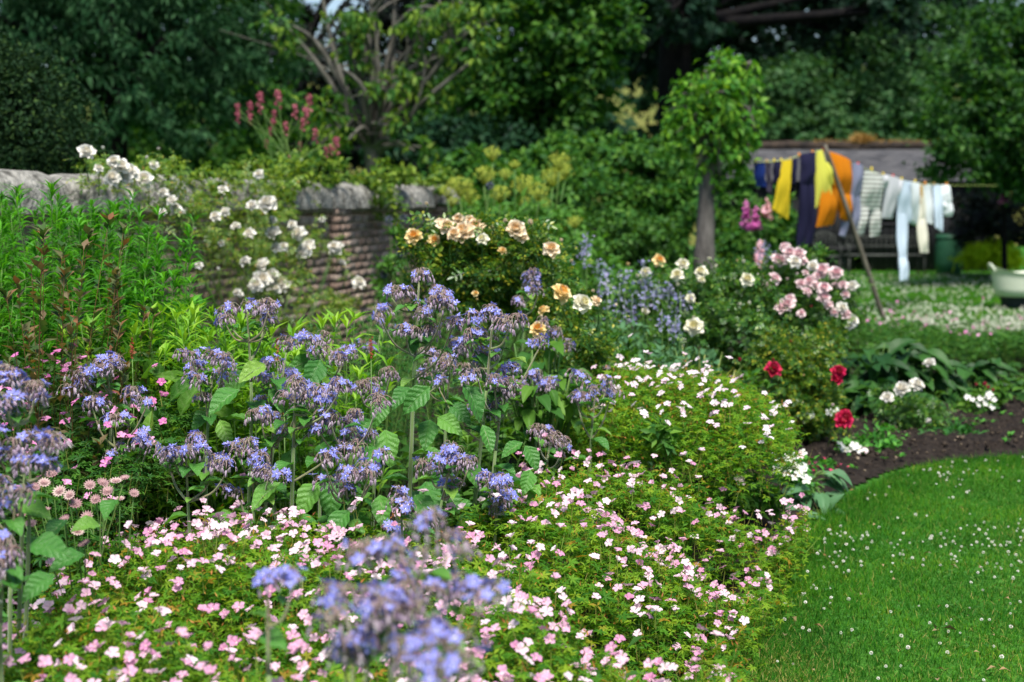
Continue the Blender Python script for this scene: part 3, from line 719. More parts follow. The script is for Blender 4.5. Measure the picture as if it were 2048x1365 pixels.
# the far wood
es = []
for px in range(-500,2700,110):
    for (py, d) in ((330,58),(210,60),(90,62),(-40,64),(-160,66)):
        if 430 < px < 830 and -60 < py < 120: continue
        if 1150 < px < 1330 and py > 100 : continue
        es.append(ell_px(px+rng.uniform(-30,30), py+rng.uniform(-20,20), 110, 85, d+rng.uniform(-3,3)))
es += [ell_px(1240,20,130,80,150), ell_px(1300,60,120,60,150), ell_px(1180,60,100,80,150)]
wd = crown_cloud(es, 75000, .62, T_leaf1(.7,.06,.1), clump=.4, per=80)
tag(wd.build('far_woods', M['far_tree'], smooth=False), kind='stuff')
# ------------------------------------------------------------------ flower templates
def petal(Lp, w, nu, nv, cup=.2, curl=0., notch=0., wide=.62, pw=.8, twist=0.):
    u = np.linspace(-1,1,nu+1); v = np.linspace(0,1,nv+1); U, Vv = np.meshgrid(u,v)
    prof = np.where(Vv < wide, np.sin(np.pi/2*Vv/wide)**pw, np.cos(np.pi/2*np.clip((Vv-wide)/(1.0-wide),0,1)*.82))
    prof = np.maximum(prof,.08)
    X = U*w/2*prof; Y = Lp*Vv*(1-notch*(1-np.abs(U))*Vv**3) - Lp*.10*(U**2)*Vv**2
    Z = cup*U**2*prof*w + curl*Vv**2*Lp + twist*U*Vv
    return np.stack([X,Y,Z],-1)
def rotx(P, a): c,s = math.cos(a),math.sin(a); return np.stack([P[...,0], P[...,1]*c-P[...,2]*s, P[...,1]*s+P[...,2]*c],-1)
def rotz(P, a): c,s = math.cos(a),math.sin(a); return np.stack([P[...,0]*c-P[...,1]*s, P[...,0]*s+P[...,1]*c, P[...,2]],-1)
def dome(b, c, r, h, k=7, rings=3, mi=0):
    X = np.array([[[c[0]+r*math.cos(t)*math.cos(p), c[1]+r*math.sin(t)*math.cos(p), c[2]+h*math.sin(p)] for t in np.linspace(0,2*math.pi,k+1)] for p in np.linspace(0,math.pi/2,rings+1)])
    b.grid(X, mi)

M['ger_petal'] = leaf_mat('geranium_petal', [G(.60,.26,.44), G(.70,.40,.55), G(.77,.53,.64), G(.81,.67,.74)], trans=.35, by='object', rough=.6, spec=.2, tcol=(1,.95,1,1))
M['ger_petal2'] = leaf_mat('magenta_petal', [G(.62,.16,.42), G(.72,.26,.54), G(.78,.4,.62)], trans=.35, by='object', rough=.6, spec=.2, tcol=(1,.95,1,1))
M['ger_eye'] = leaf_mat('geranium_eye', [G(.75,.72,.5), G(.6,.6,.35)], trans=0)
def flower_mesh(name, seed, tilt, mats, wob=.08):
    r = np.random.default_rng(seed); b = MB()
    for k in range(5):
        P = petal(.52,.37,4,4,cup=.2,curl=-.22,notch=.2,wide=.74,pw=1.1); P[...,2] += .012*np.sin(P[...,0]*60)
        P[...,1] += .03
        P = rotz(rotx(P, R(tilt)+r.normal(0,wob*1.5)), 2*math.pi*k/5+r.normal(0,wob)); b.grid(P,0)
    dome(b,(0,0,.0),.06,.11,6,2,1)
    for k in range(5):
        P = petal(.24,.09,2,2,cup=.1,wide=.4); P = rotz(rotx(P,R(-28)),2*math.pi*(k+.5)/5); P[...,2] -= .03; b.grid(P,2,flip=True)
    b.tube([(0,0,-.02),(0,.01,-.2)],[.03,.018],4,2)
    return b.mesh(name, mats)
GF = [flower_mesh('geranium_flower', s, t, [M['ger_petal'],M['ger_eye'],M['ger_stem']]) for s,t in ((1,22),(2,34),(3,44),(4,58),(5,30))]
GF2 = [flower_mesh('magenta_flower', s, t, [M['ger_petal2'],M['ger_eye'],M['ger_stem']]) for s,t in ((6,20),(7,35),(8,48))]

# borage
M['star'] = leaf_mat('borage_blue', [G(.14,.16,.56), G(.22,.24,.66), G(.33,.33,.72)], trans=.3, rough=.5, tcol=(.9,.9,1.1,1))
M['anther'] = leaf_mat('borage_anther', [G(.03,.02,.05), G(.06,.03,.07)], trans=0)
M['starwhite'] = leaf_mat('borage_centre', [G(.7,.7,.75), G(.8,.78,.8)], trans=0)
M['bud'] = leaf_mat('borage_bud', [G(.22,.14,.23), G(.33,.23,.34), G(.46,.37,.46), G(.28,.24,.23)], trans=.15, rough=.8, spec=.15, sheen=.7, tcol=(1.1,.9,1,1))
M['pedicel'] = leaf_mat('borage_pedicel', [G(.22,.12,.12), G(.28,.19,.17), G(.22,.2,.12)], trans=.1, sheen=.6)
M['bstem'] = solid_mat('borage_stem', G(.15,.2,.075), G(.11,.2,.05), scale=9, rough=.7); M['bstem'].node_tree.nodes['Principled BSDF'].inputs['Sheen Weight'].default_value = .5
M['bbranch'] = solid_mat('borage_branch', G(.17,.12,.07), G(.15,.22,.07), scale=12, rough=.75); M['bbranch'].node_tree.nodes['Principled BSDF'].inputs['Sheen Weight'].default_value = .6
M['borage_leaf'] = leaf_mat('borage_leaf', [G(.035,.16,.022), G(.06,.22,.028), G(.11,.29,.036), G(.2,.36,.05)], pos=[0,.5,.88,1], trans=.3, rough=.42, spec=.5, by='object', sheen=.05)
vein(M['borage_leaf'])
def star_mesh(seed):
    r = np.random.default_rng(seed); b = MB()
    for k in range(5):
        P = petal(.5,.30,2,4,cup=-.12,curl=-.12,wide=.42,pw=1.0); P[...,1] += .04
        b.grid(rotz(rotx(P, R(r.normal(8,8))), 2*math.pi*k/5), 0)
        P = petal(.56,.09,2,3,cup=.1,wide=.4); P[...,2] -= .05; b.grid(rotz(rotx(P,R(r.normal(-10,10))),2*math.pi*(k+.5)/5), 3, flip=True)
    dome(b,(0,0,0),.11,.05,6,1,2); dome(b,(0,0,.03),.05,.26,6,2,1)
    b.tube([(0,0,-.03),(.02,0,-.25),(.06,.02,-.5)],[.05,.03,.022],4,3)
    return b.mesh('blossom', [M['star'],M['anther'],M['starwhite'],M['bud']])
STAR = [star_mesh(s) for s in (1,2,3)]
def hair_tuft(b, P, d, n, L, mi):
    pass
def cyme_mesh(seed, nb):
    r = np.random.default_rng(seed); b = MB()
    for k in range(nb):
        th = 2.4*k + r.normal(0,.25); rad = .25+.75*math.sqrt((k+.5)/nb); rad *= r.uniform(.85,1.15)
        o = np.array([math.cos(th), math.sin(th), 0])
        s0 = np.array([0,0,-.15]); top = o*rad*.42+np.array([0,0,.36-.15*rad]); knee = o*rad*.72+np.array([0,0,.30-.25*rad]); e = o*rad*.86+np.array([0,0,.02-.42*rad])
        b.tube(smooth_path([s0,top*.6+s0*.2,top,knee,e],7), [.03,.03,.028,.026,.026,.026,.03], 4, 1)
        dn = unit(e-knee+np.array([0,0,-.35])+r.normal(0,.12,3)); Lb = r.uniform(.28,.46); w = Lb*r.uniform(.15,.21)
        pts = [e+dn*Lb*t for t in (0,.15,.4,.7,.9,1.0)]
        b.tube(pts, [w*.45,w*.9,w*1.0,w*.8,w*.4,w*.05], 6, 0)
        # sepal points
        for q in range(3):
            a = 2*math.pi*q/3+k; x = unit(np.cross(dn,[.3,.1,.9])); y = np.cross(dn,x); oo = x*math.cos(a)+y*math.sin(a)
            p0 = e+dn*Lb*.1+oo*w*.8; p1 = e+dn*Lb*.75+oo*w*1.35; p2 = e+dn*Lb*1.2+oo*w*1.1; t_ = np.cross(dn,oo)*w*.3
            b.add([p0+t_,p0-t_,p1-t_*.7,p2,p1+t_*.7],[(0,1,2,3,4)],0)
    b.tube([(0,0,-.45),(0,0,.05)],[.055,.05],5,1)
    return b.mesh('flower_head', [M['bud'],M['pedicel']])
CYME = [cyme_mesh(s,nb) for s,nb in ((1,11),(2,13),(3,9),(4,15),(5,7))]
BLEAF = []
for s_ in range(5):
    V,F = T_big(.5+.05*s_,6,12,fold=.14,curl=.22+.07*s_,wave=.022,seed=s_,pet=.12,heart=.0)
    b = MB().add(V,F,0); b.tube([(0,0,-.01),(0,.3,-.01-.02*s_),(0,.6,-.03-.05*s_),(0,.97,-.18-.06*s_)],[.018,.014,.01,.003],4,1)
    BLEAF.append(b.mesh('leaf',[M['borage_leaf'],M['bstem']]))

def borage(label, d, heads, fpx, hs=.041, nl=11, stars=3.2, main=0, leafl=.14, fork=None, group='blue borage plants in the bed', stem_r=.0075, fd=0.):
    f = foot(fpx, d+fd)
    if 4.2 < d < 6.5:
        heads = list(heads)+[(px+rng.normal(0,30), py+abs(rng.normal(8,26))) for px,py in heads if rng.random() < .55]
    t = thing('borage_plant', f, label, 'flower plant', group)
    H = [at(px,py,d+rng.uniform(-.09,.09)) for px,py in heads]
    top = H[main]; f3 = np.array(f,float)
    k = .35*top+.65*f3; k[:2] += rng.normal(0,.012,2)
    mid = .7*top+.3*f3; mid[:2] += rng.normal(0,.012,2)
    path = smooth_path([f3,k,mid,top-np.array([0,0,.04])],16)
    st, br = MB(), MB()
    st.tube(path[:12], np.linspace(stem_r,stem_r*.62,12), 8); br.tube(path[11:], np.linspace(stem_r*.62,.0028,5), 6)
    for i,h in enumerate(H):
        if i == main: continue
        dz = h[2]-path[:,2]; hd = np.linalg.norm(path[:,:2]-h[:2],axis=1)
        cost = np.abs(dz-np.clip(hd*1.15,.07,.4)); j = int(np.clip(np.argmin(cost),3,13))
        a = path[j]; e = h-np.array([0,0,.03]); m_ = (a+e)/2+np.array([0,0,-.02])+(e-a)*np.array([.12,.12,0])
        br.tube(smooth_path([a,m_,e],10), np.linspace(.0046,.0024,10), 6)
        for _q in range(2):
            ff = rng.uniform(.05,.8); q = a*(1-ff)+e*ff; dd = unit(np.array([*rng.normal(0,1,2),.3])); put('leaf', BLEAF[rng.integers(0,5)], t, q, frames(dd[None],[[0,0,1]])[0], rng.uniform(.04,.085))
    st.build('stem', M['bstem'], t); br.build('branch', M['bbranch'], t)
    for h in H:
        nc = 2 if rng.random() < .75 else 3
        for c in range(nc):
            o = np.array([rng.normal(0,.019),rng.normal(0,.02),rng.normal(0,.010)])*(1 if c else .5)
            s_ = hs*rng.uniform(.85,1.2); fz = frames_z(np.array([[rng.normal(0,.25),rng.normal(-.05,.25),1.0]]))[0]
            hd = put('flower_head', CYME[4 if (d < 3 and rng.random() < .6) else rng.integers(0,5)], t, h+o, fz, s_)
            for q in range(rng.poisson(stars)):
                a = rng.uniform(0,6.28); rr = rng.uniform(.2,.95)
                loc = np.array([math.cos(a)*rr, math.sin(a)*rr, rng.uniform(.05,.42)-.3*rr])
                nn = unit(np.array([math.cos(a)*rr*1.1+rng.normal(0,.3), math.sin(a)*rr*1.1-.35+rng.normal(0,.3), .75]))
                sO = bpy.data.objects.new('blossom', STAR[rng.integers(0,3)]); COL.objects.link(sO); sO.parent = hd
                sO.location = tuple(loc); sO.rotation_mode = 'QUATERNION'; sO.rotation_quaternion = Matrix(frames_z(nn[None])[0].tolist()).to_quaternion()
                z_ = .031/s_*rng.uniform(.85,1.15); sO.scale = (z_,)*3
    for i in range(nl):
        fr = (.05+.72*(i+rng.random()*.6)/nl); p_ = path[int(fr*15)]
        a = 2.4*i+rng.normal(0,.3); el = .55-.5*fr+rng.normal(0,.12)
        dd = unit(np.array([math.cos(a),math.sin(a),el])); L = leafl*(1.25-.85*fr)*rng.uniform(.8,1.2)
        put('leaf', BLEAF[rng.integers(0,5)], t, p_, frames(dd[None],[[0,0,1]])[0], L)
    return t

# ------------------------------------------------------------------ pink geranium drifts
LAWN_EDGE = EDGE
GPOLY = [(-1.15,2.25),(-1.32,3.2),(-1.44,4.0),(-1.44,4.6),(-1.38,5.15),(-.62,4.72),(-.2,4.9),(.05,5.6),(.63,5.85),(1.05,5.95),(1.28,6.35),(1.36,6.35),(1.15,5.7),(.80,4.7),(.6,3.8),(.42,2.9),(.3,2.25)]
def gz(x, y):
    de = np.maximum(dist_line(EDGE, x, y)+.16*noise2(x,y,6,77)-.05, 0)
    db = np.minimum(dist_line(GPOLY[:5],x,y), 9)
    return .10+.38*np.clip(de/.42,0,1)**.6*(.75+.25*np.clip(db/.3,0,1)) + .075*noise2(x,y,3.6,31) + .045*noise2(x,y,10,32)
GPALM = [T_palm(5,.5,20,.12), T_palm(5,.55,17,.2), T_palm(5,.45,24,.05), T_palm(3,.5,20,.15)]
def ger_patch(cells, poly, zf, ndens, fdens, leafm, flowers, bright, petal_s=.036, leaf_s=(.03,.052), cap=100, depth=.16, name='geranium_plant', group='pink geranium clumps', vis=None, spent=.03):
    C = np.array([c[:2] for c in cells]); xs_, ys_ = np.array(poly)[:,0], np.array(poly)[:,1]
    A = (xs_.max()-xs_.min())*(ys_.max()-ys_.min())
    N = int(A*ndens); x = rng.uniform(xs_.min(),xs_.max(),N); y = rng.uniform(ys_.min(),ys_.max(),N)
    # ragged outline: sample positions jittered after the inside test
    k = inside(poly,x,y); x, y = x[k], y[k]; N = len(x)
    own = np.argmin((x[:,None]-C[None,:,0])**2+(y[:,None]-C[None,:,1])**2,1)
    dep = rng.exponential(.075,N); z = zf(x,y)-np.minimum(dep,.3)+rng.normal(0,.022,N)
    xj, yj = x+rng.normal(0,.025,N), y+rng.normal(0,.025,N); z = np.maximum(z,.012)
    Nf = int(A*fdens); fx = rng.uniform(xs_.min(),xs_.max(),Nf); fy = rng.uniform(ys_.min(),ys_.max(),Nf)
    # flowers come in loose groups
    kk = inside(poly,fx,fy) & (rng.random(Nf) < np.clip(.5+.45*noise2(fx,fy,5,44)+.3*noise2(fx,fy,14,45),.12,1))
    if vis is not None: kk &= vis(fx,fy)
    fx, fy = fx[kk], fy[kk]
    fown = np.argmin((fx[:,None]-C[None,:,0])**2+(fy[:,None]-C[None,:,1])**2,1)
    tx, ty = [], []
    for i,c in enumerate(cells):
        t = thing(name,(c[0],c[1],0),c[2],'flower plant',group)
        b = MB(); sel = np.nonzero(own==i)[0]; P = np.stack([xj[sel],yj[sel],z[sel]],-1); n_ = len(sel)
        if not n_: continue
        az = rng.uniform(0,6.283,n_); d = np.stack([np.cos(az),np.sin(az),rng.normal(0,.3,n_)],-1); upv = np.stack([rng.normal(0,.45,n_),rng.normal(-.1,.45,n_),np.ones(n_)],-1)
        kind = rng.integers(0,4,n_)
        for q in range(4):
            s_ = kind==q; b.many(GPALM[q], P[s_], frames(d[s_],upv[s_]), rng.uniform(leaf_s[0],leaf_s[1],s_.sum())*1.25, 0)
        ns = n_//7; s_ = rng.choice(n_,ns,replace=False)                 # thin upright stalks and narrow bracts
        dd = np.stack([rng.normal(0,.3,ns),rng.normal(0,.3,ns),np.ones(ns)],-1); Ls = rng.uniform(.05,.14,ns)
        b.many(T_blade(1,.1), P[s_]-np.array([0,0,.06]), frames(dd,rng.normal(0,1,(ns,3))), np.stack([np.full(ns,.0022),Ls,Ls],-1), 1)
        ns = int(n_*spent*5); s_ = rng.choice(n_,ns,replace=False)
        b.many(T_leaf1(.28,.05,.1), P[s_]+np.array([0,0,.02])+rng.normal(0,.012,(ns,3)), frames(np.stack([rng.normal(0,.7,ns),rng.normal(0,.7,ns),np.ones(ns)],-1),rng.normal(0,1,(ns,3))), rng.uniform(.012,.022,ns), 2)
        fs = np.nonzero(fown==i)[0]
        if len(fs) > cap: fs = rng.choice(fs,cap,replace=False)
        n_ = len(fs); zz = zf(fx[fs],fy[fs])+rng.gamma(2.0,.022,n_)*(1 if bright else 2.2)
        FP = np.stack([fx[fs],fy[fs],zz],-1)
        nn = np.stack([rng.normal(-.1,.42,n_),rng.normal(-.28,.42,n_),np.full(n_,.95)],-1)
        fr = frames_z(nn); 
        L = np.full(n_,.09); b.many(T_blade(1,-.08), FP-np.array([0,0,.088]), frames(np.stack([rng.normal(0,.12,n_),rng.normal(0,.12,n_),np.ones(n_)],-1),rng.normal(0,1,(n_,3))), np.stack([np.full(n_,.003),L,L],-1), 1)
        b.build('foliage',[M[leafm],M['ger_stem'],M['calyx']],t,smooth=False)
        for j in range(n_):
            put('flower', flowers[rng.integers(0,len(flowers))], t, FP[j], fr[j], petal_s*rng.uniform(.8,1.18))
FRONT = [(-.98,2.75,'pale pink geranium clump nearest the camera, beside the frame corner away from the lawn'),(-.45,2.7,'pink geranium clump nearest the camera, just beside the blurred borage'),(.1,2.75,'pink geranium clump nearest the camera and directly under the blurred borage'),
    (-1.02,3.35,'pink geranium clump with several deeper pink flowers near the lower corner'),(-.5,3.4,'pink geranium clump behind the lone blurred borage head'),(.02,3.4,'pink geranium clump behind the main blurred borage heads'),(.45,3.5,'pink geranium clump spilling over the dry patch of the lawn edge'),
    (-1.12,4.05,'pink geranium clump at the foot of the dusky astrantia heads'),(-.58,4.05,'dense pink geranium clump below the pale crinkled borage leaf'),(0,4.05,'pink geranium clump between the blurred borage and the tall borage stems'),(.52,4.2,'pink geranium clump midway along the near lawn edge'),
    (-1.1,4.75,'pink geranium clump under the slender borage with brown stem'),(-.55,4.6,'few-flowered pink geranium fringe at the feet of the borage stems'),(.1,4.75,'pink geranium clump at the foot of the tallest borage'),(.65,4.85,'pink geranium clump arching onto the mown lawn below the grey green leaves'),
    (.35,5.5,'pink geranium clump facing the dark gap under the farther geranium mound'),(.88,5.55,'pink geranium clump beside the white phlox and broad grey green leaves'),(1.2,6.15,'small pink geranium outlier tucked under the grey green leaves at the soil')]
ger_patch(FRONT, GPOLY, gz, 7000, 640, 'ger_leaf', GF, True, vis=lambda x,y: y>2.55)
G2POLY = [(.32,6.25),(.75,6.0),(1.1,6.1),(1.32,6.5),(1.38,7.0),(1.15,7.45),(.85,7.75),(.5,7.7),(.27,7.2),(.2,6.7)]
def gz2(x,y):
    q = ((x-.78)/.72)**2+((y-7.0)/1.15)**2
    return .22+.52*np.sqrt(np.clip(1-q,0,1)) + .04*noise2(x,y,5,33)+.02*noise2(x,y,12,34)
BACK = [(.5,6.6,'pale pink geranium on the side of the farther mound facing the borage'),(1.05,6.55,'pale pink geranium on the front of the farther mound above the white phlox'),(.55,7.25,'pale pink geranium crowning the farther mound below the striped leaves'),(1.1,7.1,'pale pink geranium of the farther mound beside the red rose bush')]
M['ger_petal_p'] = leaf_mat('pale_geranium_petal', [G(.78,.55,.68), G(.84,.68,.77), G(.86,.78,.83)], trans=.35, by='object', rough=.6, spec=.2, tcol=(1,.96,1,1))
GF3 = [flower_mesh('pale_geranium_flower', s, t, [M['ger_petal_p'],M['ger_eye'],M['ger_stem']]) for s,t in ((11,10),(12,20),(13,30))]
ger_patch(BACK, G2POLY, gz2, 7500, 260, 'ger_leaf', GF3, True, petal_s=.038, leaf_s=(.03,.05))
# skirt of foliage on the front of the second mound, and the dark magenta geraniums by the astrantia
G3POLY = [(-1.95,4.3),(-1.35,4.35),(-1.2,4.9),(-1.22,5.4),(-1.75,5.75),(-2.4,5.6),(-2.2,4.9)]
def gz3(x,y): return .52+.38*np.clip((y-4.3)/1.3,0,1)+.07*noise2(x,y,5,35)+.03*noise2(x,y,13,36)
ger_patch([(-1.75,4.6,'sparse magenta geranium between the close blue borage and the astrantia'),(-1.5,5.0,'magenta geranium around the slender brown-stemmed borage'),(-1.9,5.35,'magenta geranium below the rusty-leaved shrub')], G3POLY, gz3, 5600, 190, 'ger_dark', GF2, False, petal_s=.036, group='magenta geranium clumps', spent=.0)
# drift beyond the soil, far side of the bed
G4POLY = [(3.6,12.6),(5.9,12.2),(6.1,13.4),(5.4,14.1),(4.3,14.7),(3.5,15.2),(3.2,14.2)]
def gz4(x,y): return .33+.07*noise2(x,y,3,37)+.04*noise2(x,y,9,38)
ger_patch([(4.0,14.2,'distant mauve pink geranium drift edging the far clover lawn'),(4.0,13.1,'distant mauve pink geranium behind the dark broad-leaved plant'),(5.2,13.1,'distant mauve pink geranium drift nearest the picture edge')], G4POLY, gz4, 1500, 40, 'ger_dark', GF2, False, petal_s=.033, leaf_s=(.045,.075), group='distant geranium drift', spent=0)

# ------------------------------------------------------------------ borage
BOR = [
 ('tallest borage with thick pale stem and big blue head before the peach roses', 5.15, [(838,540),(800,580),(870,575),(762,622),(905,640),(848,612),(868,655),(890,600)], 806, dict(stem_r=.010,nl=8)),
 ('borage leaning beside the tallest borage plant, nodding purple buds at its tip', 5.0, [(985,618),(945,628),(1010,668),(960,700),(930,690),(1018,640)], 935, dict(stem_r=.009)),
 ('lone upright borage in front of the white roses with three heads in line', 5.2, [(494,606),(455,615),(537,606)], 478, dict(stem_r=.008)),
 ('slender borage with curved brown stem among the magenta geraniums', 5.0, [(222,716),(168,745),(262,785),(200,722)], 184, dict(nl=5)),
 ('short borage beneath the slender brown-stemmed borage', 4.85, [(225,835),(290,862),(185,800)], 215, dict(nl=5)),
 ('borage with brown forked stem left of centre below the lime foliage'.replace('left of centre ',''), 5.1, [(428,700),(382,702),(445,745),(412,790)], 392, dict(stem_r=.008)),
 ('borage with wide flat blue heads behind the green leaf curtain', 5.2, [(572,684),(545,730),(590,742),(520,752)], 500, dict()),
 ('greyish budded borage nearest the lone white rose', 5.35, [(640,676),(660,704),(690,700),(610,672)], 640, dict(stars=1.6)),
 ('borage full of purple buds behind the pale crinkled leaf', 4.95, [(545,832),(520,816),(560,858),(580,790)], 572, dict(stars=1.5)),
 ('stout borage with straight green stem and leaf pair in the middle of the group', 4.9, [(590,760),(620,775),(655,790),(680,765)], 580, dict(stem_r=.0095,nl=8)),
 ('borage with deep blue open flowers at its leaning tip', 4.85, [(700,842),(660,826),(735,868),(640,850),(752,802),(690,880)], 648, dict(stars=3)),
 ('borage with brown leaning stem and low wide head', 4.7, [(712,952),(650,915),(690,940),(745,938),(660,960)], 600, dict()),
 ('borage with a dense bright blue cluster above the geraniums', 4.7, [(372,893),(350,905),(410,890),(430,915),(395,870)], 385, dict(stars=3.5,nl=5)),
 ('small borage with two blue heads beside the dense blue cluster', 4.75, [(500,880),(480,900),(525,915),(535,945)], 492, dict(nl=6)),
 ('borage bending over the dark hollow below the tallest plant', 4.75, [(905,892),(880,915),(860,935),(918,918)], 818, dict(stars=3,nl=6)),
 ('borage with big heart-shaped leaf and hanging purple heads', 4.95, [(1005,775),(985,812),(1015,735),(880,765),(955,740)], 950, dict(stem_r=.009,leafl=.2)),
 ('low borage with drooping heads at the edge of the front geraniums', 4.8, [(995,960),(1012,985),(975,950),(1000,1010)], 968, dict(nl=4)),
 ('short borage with one blue star head in the dark hollow', 4.55, [(802,990),(790,1000)], 830, dict(nl=4)),
 ('budded borage at the back of the group with few blue stars', 5.5, [(745,760),(760,785),(720,770),(780,740)], 735, dict(stars=1)),
 ('borage behind the leaning one with pale greyish heads', 5.7, [(905,690),(935,735),(860,700),(885,730)], 890, dict(stars=1.2)),
 ('borage arching toward the pale mound of the farther geraniums', 5.6, [(1100,862),(1075,855),(1125,880)], 1040, dict(stars=.8,nl=5)),
 ('close blurred borage with vivid blue tiers at the picture edge', 3.7, [(28,745),(62,792),(15,800),(-30,760),(70,770)], 8, dict(stars=4,nl=4)),
 ('close blurred borage low at the picture edge with two vivid blue tiers', 3.6, [(60,872),(18,905),(100,880),(-20,860)], -10, dict(stars=4,nl=4)),
 ('close blurred borage lowest at the picture edge, a flat vivid blue head', 3.5, [(28,985),(5,1000),(48,925),(-30,960)], -20, dict(stars=4,nl=5)),
 ('lowest close borage with blue flowers half out of the frame', 3.2, [(8,1080),(-20,1120),(12,1110)], -10, dict(stars=2,nl=8,leafl=.11)),
 ('borage before the peach roses with one rounded blue head high up', 7.0, [(1058,545),(1075,580),(1040,600),(1065,560)], 1050, dict(stars=4,nl=9)),
 ('borage below the single yellow rose with grey-blue heads', 6.8, [(1110,660),(1125,690),(1085,640)], 1100, dict(stars=1.5)),
 ('borage over the big grey green leaves beyond the leaning plant', 6.3, [(1068,745),(1045,770),(1090,760)], 1080, dict(stars=3,nl=8)),
 ('borage with small blue heads beside the farther geranium mound', 6.2, [(1190,772),(1172,790),(1212,765),(1150,745)], 1180, dict(stars=2.5,nl=6)),
 ('borage in shade beside the dark hollow under the peach roses', 7.0, [(740,690),(715,685),(762,640),(700,700)], 735, dict(stars=2)),
 ('blurred foremost borage with one lone blue head on a thin stem', 2.75, [(535,1148),(585,1150)], 553, dict(stars=4,nl=2,hs=.034,leafl=.09)),
 ('blurred foremost borage with a wide grey head above the others', 2.6, [(790,1085),(745,1095),(840,1105),(895,1080),(860,1045)], 800, dict(stars=1.5,nl=3,fd=-.1)),
 ('blurred foremost borage with tight blue heads over the pink flowers', 2.45, [(740,1195),(690,1180),(780,1215),(660,1230),(800,1170)], 745, dict(stars=3,nl=4)),
 ('blurred foremost borage stretching toward the lawn side', 2.5, [(880,1180),(930,1175),(850,1190),(960,1190)], 840, dict(stars=3,nl=3)),
 ('blurred foremost borage lowest in the frame with deep blue stars', 2.35, [(705,1285),(740,1270),(690,1300)], 720, dict(stars=4,nl=4)),
 ('blurred foremost borage at the bottom edge beside a big soft leaf', 2.3, [(850,1320),(890,1280),(815,1290),(870,1250),(900,1330)], 830, dict(stars=2.5,nl=5,leafl=.18)),
]
for lab, d, heads, fpx, kw in BOR: borage(lab, d, heads, fpx, **kw)
# extra big leaves low down among the borage
low = thing('comfrey_plant', (-.3,5.05,0), 'low clump of large rough green leaves at the feet of the borage', 'plant')
for px,py,d,L in ((560,985,4.72,.17),(700,1040,4.65,.15),(640,985,4.78,.16),(480,800,5.0,.17),(770,880,5.0,.16),(720,905,5.1,.17),(820,795,5.05,.12),(925,790,4.9,.16),(965,870,4.85,.13),(900,830,5.0,.12),(1060,960,4.9,.11),(1045,905,4.95,.12),(860,860,5.1,.15),(590,915,5.0,.14),(760,1010,4.75,.15),(830,1010,4.8,.16),(440,860,5.1,.13),(640,740,5.3,.16),(560,790,5.2,.16),(690,1000,4.9,.17),(930,940,5.0,.14),(880,990,4.9,.15)):
    for rep in range(2):
     p_ = at(px+rep*rng.normal(0,45),py-20+rep*rng.normal(0,30),d+rep*.12); a = rng.uniform(-.9,.9)
     dd = unit(np.array([math.sin(a), -.55, rng.uniform(-.75,-.1)])); put('leaf', BLEAF[rng.integers(0,5)], low, p_, frames(dd[None],[[rng.normal(0,.3),-.7,.75]])[0], L*.82)
# close leaves at the lower corner
cor = thing('borage_seedling', at(110,1120,3.6)*np.array([1,1,0]), 'low rosette of soft grey green leaves below the dusky astrantia', 'plant')
for px,py,d,L in ((60,1090,3.5,.15),(130,1040,3.8,.14),(20,1010,3.6,.15),(170,1110,3.6,.13),(110,1150,3.4,.13),(200,1050,3.9,.13),(40,1160,3.3,.12),(230,1000,4.1,.12),(520,1270,2.8,.10)):
    p_ = at(px,py,d); dd = unit(np.array([rng.normal(0,.7),-.5,rng.uniform(-.3,.3)])); put('leaf', BLEAF[rng.integers(0,5)], cor, p_, frames(dd[None],[[rng.normal(0,.4),-.5,.9]])[0], L*.7)
# ------------------------------------------------------------------ roses
def rose_mesh(name, mats, seed, full=1.0, op=0.):
    r = np.random.default_rng(seed); b = MB()
    for (n_, L, w, tilt, z0, mi) in ((5,.52,.5,8+op,-.06,0),(6,.50,.46,26+op,-.02,0),(6,.44,.42,48+op,.0,0),(5,.38,.36,66+op*.5,.02,1),(5,.32,.3,80,.03,1),(3,.26,.22,92,.04,1)):
        for k in range(n_):
            P = petal(L*r.uniform(.9,1.08),w,4,4,cup=.35,curl=-.10 if tilt<40 else .12,wide=.66,pw=.7,notch=.05)
            P[...,2] += .015*np.sin(P[...,0]*22+r.uniform(0,6))
            P = rotx(P,R(tilt+r.normal(0,7))); P[...,2] += z0; b.grid(rotz(P,2*math.pi*(k+r.uniform(-.15,.15))/n_+tilt), mi)
    for k in range(5):
        P = petal(.3,.1,2,2,cup=.1,wide=.3); P = rotx(P,R(-35)); P[...,2] -= .07; b.grid(rotz(P,2*math.pi*k/5),2,flip=True)
    dome(b,(0,0,-.16),.09,.1,6,2,2); b.tube([(0,0,-.1),(0,.0,-.6)],[.045,.03],5,2)
    return b.mesh(name, mats)
def bud_mesh(name, mats, seed):
    r = np.random.default_rng(seed); b = MB()
    for n_,L,w,t,mi in ((3,.5,.36,72,0),(3,.54,.3,84,0)):
        for k in range(n_):
            P = petal(L,w,3,4,cup=.5,curl=.15,wide=.5,pw=.6); b.grid(rotz(rotx(P,R(t)),2*math.pi*k/n_+t),mi)
    for k in range(5):
        P = petal(.34,.13,2,3,cup=.2,wide=.35); b.grid(rotz(rotx(P,R(62)),2*math.pi*k/5),2,flip=True)
    dome(b,(0,0,-.08),.11,.14,6,2,2); b.tube([(0,0,-.05),(0,0,-.6)],[.045,.03],5,2)
    return b.mesh(name, mats)
def pet(name, o, i, tr=.3): 
    return [leaf_mat(name+'_petal', o, trans=tr, rough=.6, spec=.15, tcol=(1,.97,.95,1)), leaf_mat(name+'_heart', i, trans=tr, rough=.6, spec=.15, tcol=(1,.95,.9,1)), M['stem']]
